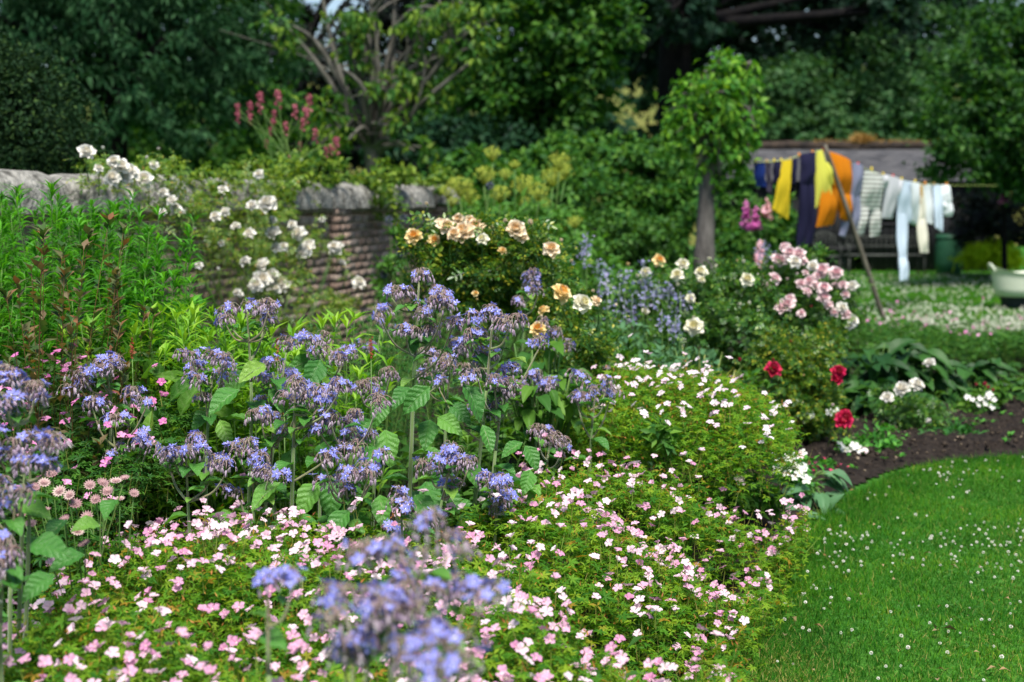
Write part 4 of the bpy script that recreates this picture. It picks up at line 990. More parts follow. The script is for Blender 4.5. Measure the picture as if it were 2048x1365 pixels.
RW = pet('white_rose', [G(.82,.80,.74), G(.86,.85,.82)], [G(.82,.78,.66), G(.85,.82,.74)])
RC = pet('cream_rose', [G(.82,.80,.64), G(.85,.83,.72)], [G(.78,.74,.42), G(.82,.78,.52)])
RP = pet('peach_rose', [G(.86,.74,.56), G(.87,.80,.68), G(.87,.68,.44)], [G(.86,.6,.3), G(.86,.68,.42)])
RY = pet('apricot_rose', [G(.85,.66,.3), G(.86,.74,.45)], [G(.84,.44,.08), G(.85,.52,.14)])
RK = pet('pink_rose', [G(.84,.64,.67), G(.86,.77,.77), G(.85,.70,.72)], [G(.80,.48,.55), G(.83,.6,.65)])
RR = pet('red_rose', [G(.45,.01,.065), G(.6,.035,.13), G(.52,.02,.06)], [G(.42,.01,.04), G(.6,.1,.14)], .2)
RS = {k: [rose_mesh('rose_bloom', m_, s, op=o) for s,o in ((1,0),(2,12),(3,-6))] for k,m_ in (('w',RW),('c',RC),('p',RP),('y',RY),('k',RK),('r',RR))}
RB = {k: [bud_mesh('rose_bud', m_, 5)] for k,m_ in (('w',RW),('c',RC),('p',RP),('y',RY),('k',RK),('r',RR))}

def rose_bush(label, base, ells, nleaf, leafm, blooms, lsize=.075, group='rose bushes in the bed', stems=8, per=14, clump=.45, cat='rose bush', name='rose_bush', posf=None, extra=None, shell=.5):
    t = thing(name, base, label, cat, group); b = MB()
    base = np.asarray(base,float)
    for c,r in ells:
        for _ in range(stems//max(len(ells),1)+1):
            e = np.asarray(c)+rng.normal(0,.4,3)*np.asarray(r); s0 = base+np.array([*rng.normal(0,.06,2),0])
            b.tube(smooth_path([s0,(s0*.5+e*.5)+rng.normal(0,.04,3)+np.array([0,0,.08]),e],8), np.linspace(.008,.0025,8), 5)
    B = []
    for bl in blooms:
        px,py,sz,kind = bl[:4]; d = bl[4] if len(bl) > 4 else None
        p_ = posf(px,py) if d is None else at(px,py,d-.12)
        size = sz/FPX*p_[1]; B.append((p_,size,kind))
        s0 = p_-np.array([rng.normal(0,.03),-.06+rng.normal(0,.03),.16])
        b.tube(smooth_path([s0,(s0+p_)/2+rng.normal(0,.01,3),p_-np.array([0,0,.02])],6), np.linspace(.004,.0028,6), 5)
    b.build('stem', M['stem'], t)
    f = crown_cloud(ells, nleaf, lsize, T_compound(5), clump=clump, per=per, droop=.25, shell=shell)
    if B:
        BP = np.array([x[0] for x in B]); n_ = len(B)*7; w_ = np.repeat(np.arange(len(B)),7)
        P = BP[w_]+rng.normal(0,.045,(n_,3))+np.array([0,.05,-.07]); f.many(T_compound(5), P, frames(rng.normal(0,1,(n_,3))*np.array([1,1,.4]),np.array([0,-.2,1])+rng.normal(0,.3,(n_,3))), lsize*rng.uniform(.6,1.1,n_))
    f.build('foliage', M[leafm], t, smooth=False)
    for p_,size,kind in B:
        nn = unit(np.array([[rng.normal(0,.35),rng.normal(-.8,.3),.65]])); fr = frames_z(nn)[0]; size *= 1.25 if group == 'rambling rose' else 1.08
        if kind.isupper(): put('rose_bud', RB[kind.lower()][0], t, p_, fr, size*1.1)
        else: put('rose_bloom', RS[kind][rng.integers(0,3)], t, p_, fr, size*1.08)
    return t
# peach rose
d0 = 7.8
rose_bush('large rose bush covered in peach and apricot blooms in front of the wall end', foot(960,7.9),
  [ell_px(900,540,70,70,d0), ell_px(980,520,80,75,d0), ell_px(870,480,50,40,d0), ell_px(1050,500,70,50,d0+.1), ell_px(950,470,70,35,d0), ell_px(1090,560,60,60,d0+.2), ell_px(990,590,60,40,d0+.2), ell_px(1120,620,50,45,d0-.2), ell_px(1150,690,60,40,d0-.5)],
  5200,'rose_leaf_yellow',
  [(892,456,36,'p',7.7),(918,440,26,'p',7.8),(930,466,44,'p',7.65),(952,455,36,'p',7.75),(986,459,22,'P',7.8),(1032,460,40,'p',7.6),(1063,450,24,'P',7.7),(828,474,34,'y',7.7),(868,481,26,'y',7.75),(1102,500,34,'p',7.6),(1124,484,16,'P',7.7),(1141,525,16,'P',7.7),(1004,503,18,'y',7.7),
   (1121,588,42,'y',7.3),(1088,622,24,'y',7.3),(1163,608,40,'c',7.1),(1186,585,15,'P',7.2),(1192,603,22,'p',7.2),(1077,660,34,'y',6.9),(1235,612,12,'P',7.4),(855,410,14,'P',7.9),(1048,478,24,'p',7.6),(908,470,28,'p',7.6),(966,480,26,'c',7.55),(880,448,24,'p',7.75),(940,442,22,'p',7.8),(1012,446,20,'P',7.75),(950,588,14,'y',7.6),(955,600,10,'Y',7.6)], lsize=.075)
# cream roses in front of the pollard trunk
rose_bush('rose bush with cream white blooms in front of the pollard trunk', foot(1400,9.6),
  [ell_px(1370,590,80,50,9.6), ell_px(1450,580,80,50,9.6), ell_px(1300,590,70,45,9.7), ell_px(1430,640,100,40,9.4), ell_px(1500,600,40,50,9.6), ell_px(1370,660,70,30,9.3)],
  5200,'rose_leaf',
  [(1364,530,26,'c',9.5),(1403,545,26,'c',9.4),(1354,551,26,'c',9.4),(1420,521,20,'C',9.5),(1429,535,16,'C',9.5),(1486,527,16,'C',9.6),(1494,560,28,'c',9.4),(1381,598,20,'c',9.3),(1355,573,16,'C',9.3),(1402,560,16,'c',9.3),(1277,555,18,'C',9.5),(1292,545,22,'c',9.5),(1281,563,14,'C',9.4),(1387,637,16,'C',9.0),(1389,655,38,'c',8.9),(1290,624,16,'c',9.2),(1478,611,14,'C',9.3),(1498,610,14,'C',9.4),(1402,552,14,'C',9.4),(1317,522,26,'y',9.8),(1256,532,16,'Y',9.8),(1433,608,12,'C',9.3),(1474,524,10,'Y',9.6)], lsize=.07)
# pink rose
rose_bush('rose bush thick with full pale pink blooms beside the line prop foot', foot(1610,10.6),
  [ell_px(1600,570,70,60,10.6), ell_px(1640,620,65,60,10.5), ell_px(1590,640,60,60,10.4), ell_px(1550,600,40,50,10.6), ell_px(1690,610,30,40,10.5), ell_px(1610,530,35,30,10.6)],
  4600,'rose_leaf',
  [(1578,508,30,'k',10.4),(1597,512,32,'k',10.4),(1562,522,24,'k',10.5),(1588,525,28,'w',10.3),(1603,522,24,'k',10.4),(1554,518,22,'k',10.5),(1548,559,26,'k',10.3),(1517,559,24,'k',10.4),(1543,538,18,'K',10.5),(1627,533,24,'w',10.3),(1647,541,30,'k',10.2),(1672,547,28,'k',10.2),(1621,563,26,'k',10.2),(1630,572,22,'k',10.2),(1648,578,28,'k',10.1),(1647,597,28,'k',10.1),(1670,573,18,'k',10.3),(1686,572,22,'k',10.2),(1706,573,24,'w',10.2),(1573,610,30,'k',10.0),(1561,617,28,'k',10.0),(1580,600,24,'k',10.05),(1592,551,12,'K',10.3),(1683,617,26,'w',10.1),(1690,630,26,'k',10.1),(1705,642,24,'w',10.1),(1669,626,20,'k',10.1),(1622,614,10,'R',10.0),(1575,560,12,'K',10.3),(1610,548,16,'k',10.3),(1700,652,18,'w',10.1),(1661,561,14,'K',10.2),(1612,585,22,'k',10.1),(1600,568,20,'k',10.2),(1636,552,20,'k',10.2),(1658,612,20,'k',10.1),(1602,628,18,'k',10.0),(1535,575,20,'k',10.3),(1571,495,22,'k',10.5),(1690,590,20,'k',10.2)], lsize=.07)
# red rose
rose_bush('rose bush with a few loose crimson blooms and yellowing leaf tips beside bare soil', foot(1595,9.1),
  [ell_px(1570,700,55,45,9.1), ell_px(1610,730,60,55,9.1), ell_px(1560,760,50,55,9.0), ell_px(1620,800,60,50,9.0), ell_px(1590,850,50,30,9.0), ell_px(1650,690,35,45,9.3), ell_px(1530,720,30,30,9.1), ell_px(1640,845,42,32,9.0), ell_px(1640,770,40,40,9.1)],
  4600,'rose_leaf_yellow',
  [(1546,740,34,'r',8.9),(1676,745,30,'r',8.9),(1672,760,28,'r',8.9),(1688,838,38,'r',8.7),(1680,846,28,'r',8.65),(1481,722,16,'R',9.0),(1510,768,14,'R',8.9),(1545,722,12,'R',8.9),(1663,812,14,'K',8.7),(1580,685,10,'R',9.1),(1606,752,8,'Y',9.0)], lsize=.065)
# white peony-like roses over the soil
rose_bush('small bush holding a few round creamy white blooms above bare soil', foot(1815,9.9),
  [ell_px(1820,830,55,30,9.8), ell_px(1790,815,40,30,9.9), ell_px(1850,820,35,35,9.9)], 1500,'rose_leaf',
  [(1774,797,26,'w',9.7),(1805,779,32,'w',9.7),(1832,771,30,'w',9.7),(1852,845,24,'W',9.6),(1860,728,24,'w',10.6)], lsize=.06)
# white climbing roses over the wall
WRP = [(172,306,30),(208,298,9),(228,325,24),(243,335,30),(262,345,28),(226,357,28),(252,357,24),(288,360,30),(250,390,32),(308,331,16),(292,318,8),(197,338,16),(327,386,18),(345,403,20),(358,430,26),(352,418,20),(325,425,14),(318,300,8),
 (518,350,18),(446,381,18),(432,434,20),(452,424,18),(505,412,20),(536,411,34),(472,454,18),(500,469,22),(548,468,28),(585,450,16),(598,468,26),(545,442,16),(566,495,18),(552,497,18),(610,500,26),(618,490,22),(604,508,22),(645,440,12),(675,499,30),(668,494,20),(684,527,14),(492,526,22),(527,531,26),(523,560,32),(545,555,30),(560,572,34),(512,572,26),(546,578,26),(717,567,24),(398,532,14),(475,585,14),(575,645,24),(440,540,10),(390,460,10),(443,487,12),(640,408,8),(696,540,8),(370,580,10),(480,590,12)]
rose_bush('rambling rose with clusters of pure white blooms sprawling over the brick wall', foot(520,10.3),
  [(on_wall(230,355,.25),(.22,.2,.12)),(on_wall(290,360,.2),(.3,.2,.14)),(on_wall(350,420,.3),(.2,.25,.2)),(on_wall(430,430,.3),(.25,.3,.25)),(on_wall(520,400,.22),(.3,.35,.22)),(on_wall(530,470,.3),(.3,.35,.2)),(on_wall(600,490,.3),(.25,.3,.14)),(on_wall(660,505,.3),(.2,.2,.1)),(on_wall(520,560,.5),(.35,.3,.22)),(on_wall(470,500,.3),(.25,.3,.25)),(on_wall(690,610,.4),(.25,.3,.12)),(on_wall(600,630,.9),(.4,.3,.15)),(on_wall(480,350,.1),(.2,.25,.1)),(on_wall(560,400,.15),(.12,.15,.1))],
  2800,'rose_leaf_light', [(x,y,s_,'w') if s_>11 else (x,y,s_+3,'W') for x,y,s_ in WRP], lsize=.075, group='rambling rose', posf=lambda px,py: on_wall(px,py,.62 if py>400 else .46), cat='rose', stems=20, clump=.5, per=14)

# ------------------------------------------------------------------ creeper and valerian on the wall
cp = thing('wall_creeper', on_wall(640,340,0)*np.array([1,1,0])+np.array([0,0,1.75]), 'light green creeper trailing along the coping and hanging down the bricks', 'creeper')
E = []
for px in range(300,900,28):
    if rng.random() < .62: 
        p_ = on_wall(px, 335, -.05); s_h = rng.uniform(.04,.1); E.append((np.array([p_[0],p_[1],1.80+rng.uniform(-.02,.05)]),(.18,.2,s_h)))
for px,py,rz in ((750,375,.16),(768,410,.2),(775,350,.14),(430,360,.12),(560,370,.16),(590,350,.14),(880,360,.15),(800,345,.1)):
    E.append((on_wall(px,py,.13),(.14,.16,rz)))
crown_cloud(E, 3600, .055, T_leaf2(.75,.08,.15), clump=.5, per=18, droop=.5).build('foliage', M['ivy_leaf'], cp, smooth=False)
M['valerian'] = leaf_mat('valerian_flower', [G(.3,.05,.09), G(.42,.1,.16), G(.5,.2,.24)], trans=.25, rough=.7, tcol=(1.1,.9,.95,1))
va = thing('valerian_plant', on_wall(580,335,-.1)*np.array([1,1,0])+np.array([0,0,1.77]), 'red valerian with dusky crimson plumes growing on top of the wall', 'flower plant')
vs = MB(); vb = va.location; vroot = np.array(vb)
V0 = [(475,215,13),(500,212,13),(520,195,16),(556,192,17),(590,218,14),(618,200,16),(612,225,16),(630,265,14),(672,285,16),(572,252,14),(548,228,12),(500,235,10),(545,246,10),(476,232,10),(652,300,10),(605,245,12),(533,285,9),(578,318,10),(600,290,9),(520,215,9),(662,295,10),(540,260,8)]
heads = []
for px,py,s_ in V0:
    dep = vroot[1]+rng.normal(0,.12); p_ = at(px,py,dep); sz = s_/FPX*dep
    e0 = vroot+np.array([rng.normal(0,.1),rng.normal(0,.12),.0]); vs.tube(smooth_path([e0,(e0+p_)/2+np.array([0,0,.08]),p_],8), np.linspace(.006,.003,8), 5)
    heads.append((p_,sz))
vs.build('stem', M['stem'], va)
def T_floret():
    V=[[0,0,0]]; F=[]
    for k in range(5):
        a=2*math.pi*k/5; i=len(V); V += [[math.cos(a-.4)*.7,math.sin(a-.4)*.7,.25],[math.cos(a)*1.1,math.sin(a)*1.1,.3],[math.cos(a+.4)*.7,math.sin(a+.4)*.7,.25]]; F.append((0,i,i+1,i+2))
    return np.array(V,float),F
FL = T_floret()
for p_,sz in heads:
    b = MB(); n_ = 150; dv = unit(rng.normal(0,1,(n_,3))); q_ = rng.choice(4,n_,p=[.45,.3,.17,.08]); off_ = np.array([[0,0,.25],[.12,0,-.5],[-.3,.1,-1.15],[.3,-.1,-1.7]])[q_]; P = p_+(off_+dv*np.array([.75,.75,.8])*np.array([.75,.62,.42,.34])[q_][:,None]*rng.uniform(.5,1.1,(n_,1)))*sz*.8; b.many(FL,P,frames_z(dv),sz*.13*rng.uniform(.7,1.3,n_)); b.build('plume',M['valerian'],va,smooth=False)
crown_cloud([(vroot+np.array([0,0,.08]),(.5,.25,.14))],700,.07,T_leaf2(.4,.08,.2),clump=.5,per=12).build('foliage',M['ivy_leaf'],va,smooth=False)

# ------------------------------------------------------------------ leafy perennials
def perennial(name, label, cx, cy, r, h, ns, leafL, w, matn, per=30, curve=.3, group=None, lean=.25, low=.1, tm=None, cat='plant', top=None, hv=.15, up_tilt=.7, stemm='stem'):
    t = thing(name,(cx,cy,0),label,cat,group); b, sb_ = MB(), MB()
    T = tm or T_leaf2(w,.06,curve)
    for i in range(ns):
        a = rng.uniform(0,6.283); rr = r*math.sqrt(rng.random()); s0 = np.array([cx+rr*.6*math.cos(a),cy+rr*.6*math.sin(a),0]); hh = h*rng.uniform(1-hv*2,1+hv*.6)
        e = np.array([cx+rr*math.cos(a)*(1+lean)+rng.normal(0,.03),cy+rr*math.sin(a)*(1+lean)+rng.normal(0,.03),hh])
        path = smooth_path([s0,(s0+e)/2+rng.normal(0,.02,3),e],12); sb_.tube(path,np.linspace(.004,.0016,12)*(.6 if name == 'rusty_shrub' else 1),5)
        tt = rng.uniform(low,1,per)**.75; tt = np.append(tt, np.full(4,.99)); ii = tt*11; j = np.minimum(ii.astype(int),10); P = path[j]+(path[j+1]-path[j])*(ii-j)[:,None]
        az = np.arange(len(tt))*2.4+rng.normal(0,.4,len(tt)); d = np.stack([np.cos(az),np.sin(az),rng.normal(up_tilt,.3,len(tt))+ (tt>.92)*.6],-1)
        L = leafL*rng.uniform(.7,1.2,len(tt))*(1-.35*tt); b.many(T,P,frames(d,np.stack([0*az,0*az,np.ones(len(tt))],-1)+.2*rng.normal(0,1,(len(tt),3))),L)
    sb_.build('stem',M[stemm],t); b.build('foliage',M[matn],t,smooth=False)
    return t
GOLD = [(-2.1,6.6,.38,1.42,'tallest feathery green clump, against the dark end of the wall'),(-2.55,6.3,.35,1.32,'feathery green clump at the picture edge below the coping'),(-1.85,6.75,.32,1.36,'feathery green clump in front of the white rambling rose'),(-2.3,5.95,.33,1.12,'lower feathery green clump behind the rusty-leaved shrub'),(-1.75,6.15,.33,1.12,'bright feathery green clump in front of the tallest one'),(-1.5,6.2,.26,.85,'low feathery green clump above the big dock leaves'),(-2.8,7.2,.4,1.42,'feathery green clump furthest back beside the wall')]
for x,y,r_,h_,lab in GOLD: perennial('goldenrod_plant',lab,x,y,r_,h_+.10,80,.125,.15,'gold_leaf',per=70,curve=.35,group='feathery green perennials')
perennial('feathery_plant','ferny dark green mound between the borage and the brick wall',-.75,7.0,.26,.98,60,.06,.14,'feather_leaf',per=50,group=None)
perennial('feathery_plant','green ferny clump in shade beside the peach rose bush',-.55,7.7,.22,.95,40,.06,.14,'feather_leaf',per=40)
for x,y,r_,h_,lab in ((-1.55,5.75,.22,.95,'lime green spiky-leaved clump nearest the rusty shrub'),(-1.35,5.95,.22,.98,'lime green spiky-leaved clump between the nearest and the brightest one'),(-1.15,5.75,.25,.98,'brightest lime green spiky-leaved clump behind the forked borage'),(-.8,5.85,.24,.96,'lime green spiky-leaved clump in front of the lowest white rose')):
    perennial('phlox_plant',lab,x,y,r_,h_+.06,44,.14,.2,'lime_leaf',per=26,curve=.25,group='lime green clumps')
perennial('rusty_shrub','open twiggy shrub with small rust-tinged leaves at the picture edge',-1.82,5.3,.36,1.36,50,.075,.5,'rusty_leaf',per=40,curve=.2,lean=.4,stemm='red_stem',hv=.25)
perennial('rusty_shrub','smaller rust-tinged twiggy shrub before the feathery clumps',-1.62,5.45,.22,1.2,24,.07,.5,'rusty_leaf',per=30,curve=.2,lean=.4,stemm='red_stem',hv=.3)
# dock with large leaves
dk = thing('dock_plant',(-1.35,5.45,0),'clump of large smooth dock leaves behind the slender borage','plant')
M['dock_leaf_veined'] = vein(leaf_mat('dock_leaf_veined',[G(.025,.11,.015), G(.06,.19,.02), G(.12,.27,.025)],trans=.4,rough=.5,spec=.3,by='object'),8,.3)
DL = []
for s_ in range(3):
    V,F = T_big(.42,6,10,fold=.16,curl=.35,wave=.012,seed=20+s_,pet=.1); DL.append(MB().add(V,F).mesh('leaf',[M['dock_leaf_veined']]))
for px,py,d,L in ((300,690,5.4,.26),(340,720,5.35,.24),(265,720,5.4,.24),(380,690,5.45,.22),(320,760,5.3,.22),(290,650,5.6,.22),(360,750,5.3,.22),(410,740,5.4,.2),(250,760,5.3,.2),(460,700,5.5,.22),(540,690,5.55,.22),(610,720,5.5,.22),(470,760,5.35,.2),(330,680,5.5,.2),(420,840,5.2,.2),(300,800,5.2,.18)):
    p_ = at(px,py+40,d); dd = unit(np.array([rng.normal(0,.6),rng.normal(-.3,.3),.5])); put('leaf',DL[rng.integers(0,3)],dk,p_-np.array([0,0,.08]),frames(dd[None],[[rng.normal(0,.3),-.6,.6]])[0],L*.62)
# red spikes
M['spike'] = leaf_mat('red_spike',[G(.3,.04,.03),G(.4,.1,.06)],trans=.1)
for px,py,d,lab in ((742,690,5.4,'thin red flower spike standing behind the borage near the hollow'),(264,690,5.3,'thin red flower spike among the dock leaves'),(568,800,5.1,'thin red flower spike between the stout borage stems'),(555,692,5.5,'thin red flower spike just below the grey budded borage')):
    p_ = at(px,py,d); t = thing('persicaria_spike',(p_[0],p_[1],0),lab,'flower','thin red spikes'); MB().tube([(p_[0],p_[1],0),p_-np.array([0,0,.05])],[.003,.002],5).build('stem',M['stem'],t)
    b = MB(); n_ = 60; P = p_+np.stack([rng.normal(0,.003,n_),rng.normal(0,.003,n_),rng.uniform(-.055,.03,n_)],-1); b.many(FL,P,frames_z(unit(rng.normal(0,1,(n_,3)))),.004*rng.uniform(.7,1.3,n_)); b.build('flower_spike',M['spike'],t,smooth=False)
# astrantia
M['astr'] = leaf_mat('astrantia_bract',[G(.3,.16,.18),G(.42,.27,.27),G(.56,.44,.40)],trans=.25,by='object',tcol=(1,.95,.95,1))
M['astr2'] = leaf_mat('astrantia_pin',[G(.36,.2,.22),G(.5,.34,.33)],trans=.1)
b = MB()
for k in range(14):
    P = petal(.5,.17,2,3,cup=.1,curl=-.05,wide=.5); b.grid(rotz(rotx(P,R(24)),2*math.pi*k/14),0)
for k in range(26):
    r_ = .28*math.sqrt((k+.5)/26); th = 2.4*k; b.tube([(0,0,.02),(r_*math.cos(th),r_*math.sin(th),.2-r_*.2)],[.012,.03],4,1)
AST = b.mesh('astrantia_head',[M['astr'],M['astr2']])
ast = thing('astrantia_plant',foot(190,4.35),'astrantia with dusky pink papery heads below the magenta geraniums','flower plant'); sb_ = MB()
root = np.array(ast.location)
for px,py,s_ in ((105,950,30),(88,968,28),(120,985,30),(140,992,26),(75,995,28),(58,1018,30),(90,1022,26),(160,1005,24),(205,968,28),(180,972,26),(232,965,28),(215,985,30),(250,958,22),(192,1000,24),(268,988,22),(150,1010,30),(175,1035,28),(155,1065,30),(170,1090,28),(95,1105,26),(62,1050,26),(208,1005,20),(130,1040,24),(45,1030,24),(240,1000,22),(70,975,22)):
    d = 4.35+rng.normal(0,.1) if py<1040 else 3.9; p_ = at(px,py,d); sb_.tube(smooth_path([root+np.array([rng.normal(0,.05),rng.normal(0,.05),0]),(root+p_)/2+rng.normal(0,.03,3),p_],8),np.linspace(.003,.0018,8),5)
    put('astrantia_head',AST,ast,p_,frames_z(np.array([[rng.normal(0,.35),-.5+rng.normal(0,.3),.8]]))[0],s_/FPX*d*1.1)
sb_.build('stem',M['stem'],ast)
crown_cloud([(root+np.array([0,0,.3]),(.3,.3,.22)),(root+np.array([-.25,-.2,.25]),(.3,.3,.2))],900,.07,T_palm(5,.4,22,.15),clump=.5,per=12).build('foliage',M['ger_dark'],ast,smooth=False)

# angelica with yellow green umbels
an = thing('angelica_plant',foot(1000,13.2),'tall angelica with rounded yellow green flower heads beyond the peach roses','flower plant'); sb_ = MB(); root = np.array(an.location)
for px,py,s_ in ((985,310,34),(968,352,40),(920,375,46),(895,385,30),(945,420,24),(1000,390,38),(1050,372,46),(1078,385,40),(1045,405,30),(1105,355,40),(1118,325,40),(1130,345,34),(1085,410,30),(940,395,36),(1128,450,36),(1150,445,28),(1115,462,26),(1010,350,26),(960,440,22),(1065,440,24),(1030,330,20),(905,405,24)):
    d = 13.2+rng.normal(0,.25); p_ = at(px,py,d); sz = s_/FPX*d*.5; s0 = root+np.array([(p_[0]-root[0])*.6,rng.normal(0,.1),0]); sb_.tube(smooth_path([s0,(s0+p_)/2+rng.normal(0,.04,3),p_-np.array([0,0,sz])],8),np.linspace(.014,.006,8),6)
    b = MB(); n_ = 34; dv = unit(rng.normal(0,1,(n_,3))+np.array([0,0,.7])); dv = dv[dv[:,2]>-.2]
    for v in dv:
        q = p_+v*sz*np.array([1.1,1.1,.85]); b.tube([p_-np.array([0,0,sz*.9]),q],[.0025,.0018],4)
        m_ = 12; b.many(FL,q+rng.normal(0,sz*.10,(m_,3)),frames_z(unit(v+rng.normal(0,.4,(m_,3)))),sz*.07*rng.uniform(.7,1.3,m_))
    b.build('umbel',M['umbel'],an,smooth=False)
sb_.build('stem',M['stem'],an)
crown_cloud([ell_px(950,450,60,45,13.3),ell_px(1060,450,80,50,13.3),ell_px(1130,500,60,50,13),ell_px(1000,500,80,50,13.2),ell_px(1180,560,70,50,12.4)],3200,.11,T_leaf2(.4,.08,.2),clump=.5,per=18).build('foliage',M['angel_leaf'],an,smooth=False)
# globe thistles
M['thistle'] = leaf_mat('globe_thistle_head',[G(.07,.09,.12),G(.14,.16,.2)],trans=0)
gt = thing('globe_thistle',foot(795,12),'grey blue globe thistle heads on thin stems before the dark pier','flower plant'); sb_ = MB()
for px,py in ((778,440),(806,437),(800,507),(768,550),(980,372),(790,470)):
    p_ = at(px,py,12.0); s0 = np.array(gt.location)+np.array([rng.normal(0,.08),rng.normal(0,.08),0]); s0[0] += (p_[0]-s0[0])*.7
    sb_.tube(smooth_path([s0,(s0+p_)/2,p_],6),np.linspace(.006,.004,6),5); b = MB(); n_ = 140; dv = unit(rng.normal(0,1,(n_,3))); b.many(T_leaf1(.3,.05,0),p_+dv*.012,frames(dv,rng.normal(0,1,(n_,3))),.028*rng.uniform(.8,1.1,n_)); b.build('flower_head',M['thistle'],gt,smooth=False)
sb_.build('stem',M['stem'],gt); crown_cloud([ell_px(790,560,30,50,12),ell_px(800,500,20,40,12)],500,.09,T_leaf2(.3,.08,.2),clump=.5).build('foliage',M['angel_leaf'],gt,smooth=False)

# catmint haze behind the cream roses and agapanthus-like blue heads
M['nepeta'] = leaf_mat('catmint_flower',[G(.2,.2,.42),G(.3,.29,.48),G(.36,.34,.5)],trans=.2,tcol=(1,1,1.1,1))
def catmint(label,d,pts,fpx,h=.06,cat='flower plant'):
    t = thing('catmint_plant',foot(fpx,d),label,cat,'blurred blue catmint'); sb_ = MB(); root = np.array(t.location)
    for px,py in pts:
        p_ = at(px+rng.normal(0,4),py+rng.normal(0,4),d+rng.normal(0,.15)); s0 = root+np.array([(p_[0]-root[0])*.5,rng.normal(0,.08),0]); sb_.tube(smooth_path([s0,(s0+p_)/2,p_+np.array([0,0,h*.6])],7),np.linspace(.004,.002,7),5)
        b = MB(); n_ = 15; P = p_+np.stack([rng.normal(0,.030,n_),rng.normal(0,.03,n_),rng.uniform(-h,h,n_)],-1); b.many(FL,P,frames_z(unit(rng.normal(0,1,(n_,3))+np.array([0,-.4,.4]))),.0125*rng.uniform(.7,1.3,n_)); b.tube([p_-np.array([0,0,h]),p_+np.array([0,0,h])],.0015,4); b.build('flower_spike',M['nepeta'],t,smooth=False)
    sb_.build('stem',M['stem'],t); crown_cloud([(root+np.array([0,0,.35]),(.3,.25,.3)),(root+np.array([0,-.1,.55]),(.25,.2,.2))],1200,.06,T_leaf1(.5,.06,.1),clump=.5).build('foliage',M['grey_leaf'],t,smooth=False)
catmint('blue catmint haze just beside the peach roses',8.9,[(1205,570),(1225,555),(1215,600),(1240,590),(1250,560),(1230,625),(1260,610),(1200,585)],1225)
catmint('blue catmint haze among the first cream roses',9.2,[(1280,535),(1300,560),(1320,575),(1335,580),(1290,600),(1310,605),(1275,580),(1255,630),(1270,640),(1330,600),(1350,606)],1300)
catmint('low blue catmint spikes under the lowest cream rose',8.4,[(1330,655),(1360,650),(1345,660),(1355,605),(1320,640)],1340)
catmint('far blue catmint spikes behind the apricot roses',10.5,[(1165,490),(1180,485),(1195,530),(1175,520),(1155,510),(1205,535)],1180)
catmint('blue bellflower tuft behind the pink rose bush',13,[(1520,508),(1530,515),(1515,525),(1540,520),(1528,500)],1527,h=.09)

# mid-height leafy filler plants between the mounds
MID = [(1.45,9.6,.3,.62,'leafy green clump between cream roses and red rose'),(.35,7.9,.32,.72,'leafy clump with red-tinted tips below the cream yellow rose'),(.75,8.3,.32,.7,'mid green leafy clump behind the farther geranium mound'),(.1,7.0,.25,.7,'mid green leafy clump beyond the leaning borage'),(1.2,8.2,.26,.55,'broad green leafy clump beside the striped leaves'),(.55,8.9,.3,.75,'green leafy clump under the catmint'),(-.15,6.4,.25,.68,'pale leafy clump behind the tallest borage')]
for x,y,r_,h_,lab in MID: perennial('leafy_perennial',lab,x,y,r_,h_,30,.12,.38,'mid_leaf',per=20,group='leafy filler perennials')
ir = thing('striped_iris',foot(1385,8.3),'tuft of arching cream-striped grassy leaves above the farther geraniums','plant'); b = MB(); n_ = 110; base = np.array(ir.location)+np.stack([rng.normal(0,.08,n_),rng.normal(0,.08,n_),np.full(n_,.25)],-1); az = rng.uniform(0,6.28,n_)
for i in range(n_):
    L = rng.uniform(.35,.62); o = np.array([math.cos(az[i]),math.sin(az[i]),0])*rng.uniform(.25,1); p = [base[i]+o*L*.7*t_**1.4+np.array([0,0,L*(t_*1.05-.55*t_**2*np.linalg.norm(o))]) for t_ in np.linspace(0,1,7)]
    sd_ = np.array([-o[1],o[0],0]); sd_ = sd_/np.linalg.norm(sd_)*.008; w_ = [1,1.1,1.1,1,.8,.5,.1]; X = np.array([[q-sd_*k,q+sd_*k] for q,k in zip(p,w_)]); b.grid(X)
b.build('foliage',M['stripe_leaf'],ir,smooth=False)
# dark broad-leaved plants by the soil
HL = []
for s_ in range(3):
    V,F = T_big(.5,6,10,fold=.16,curl=.4,wave=.01,seed=40+s_,pet=.15); HL.append((V,F))
def broad(name,label,px0,d,ellp,n_,L,matn,cat='plant'):
    t = thing(name,foot(px0,d),label,cat); b = MB(); st = MB(); root = np.array(t.location)
    for k in range(n_):
        c,r = ellp[k%len(ellp)]; p_ = np.asarray(c)+unit(rng.normal(0,1,3))*np.asarray(r)*rng.uniform(.3,1); a = unit(p_-root+np.array([0,0,.01])); dd = unit(np.array([a[0]*1.4+rng.normal(0,.5),-.5+rng.normal(0,.4),rng.uniform(-.5,.3)]))
        b.many(HL[k%3],p_[None],frames(dd[None],[[0,-.3,1]]),np.array([L*rng.uniform(.7,1.2)])); st.tube(smooth_path([root,(root+p_)/2+np.array([0,0,.05]),p_],6),.004,5)
    st.build('stem',M['stem'],t); b.build('foliage',M[matn],t)
    return t
broad('broad_leaved_plant','dark glossy broad-leaved plant behind the bare soil and white blooms',1760,10.8,[ell_px(1740,740,60,55,10.8),ell_px(1790,720,60,50,11),ell_px(1830,760,60,50,11),ell_px(1720,800,40,40,10.5),ell_px(1770,800,60,40,10.4)],190,.24,'hosta_leaf')
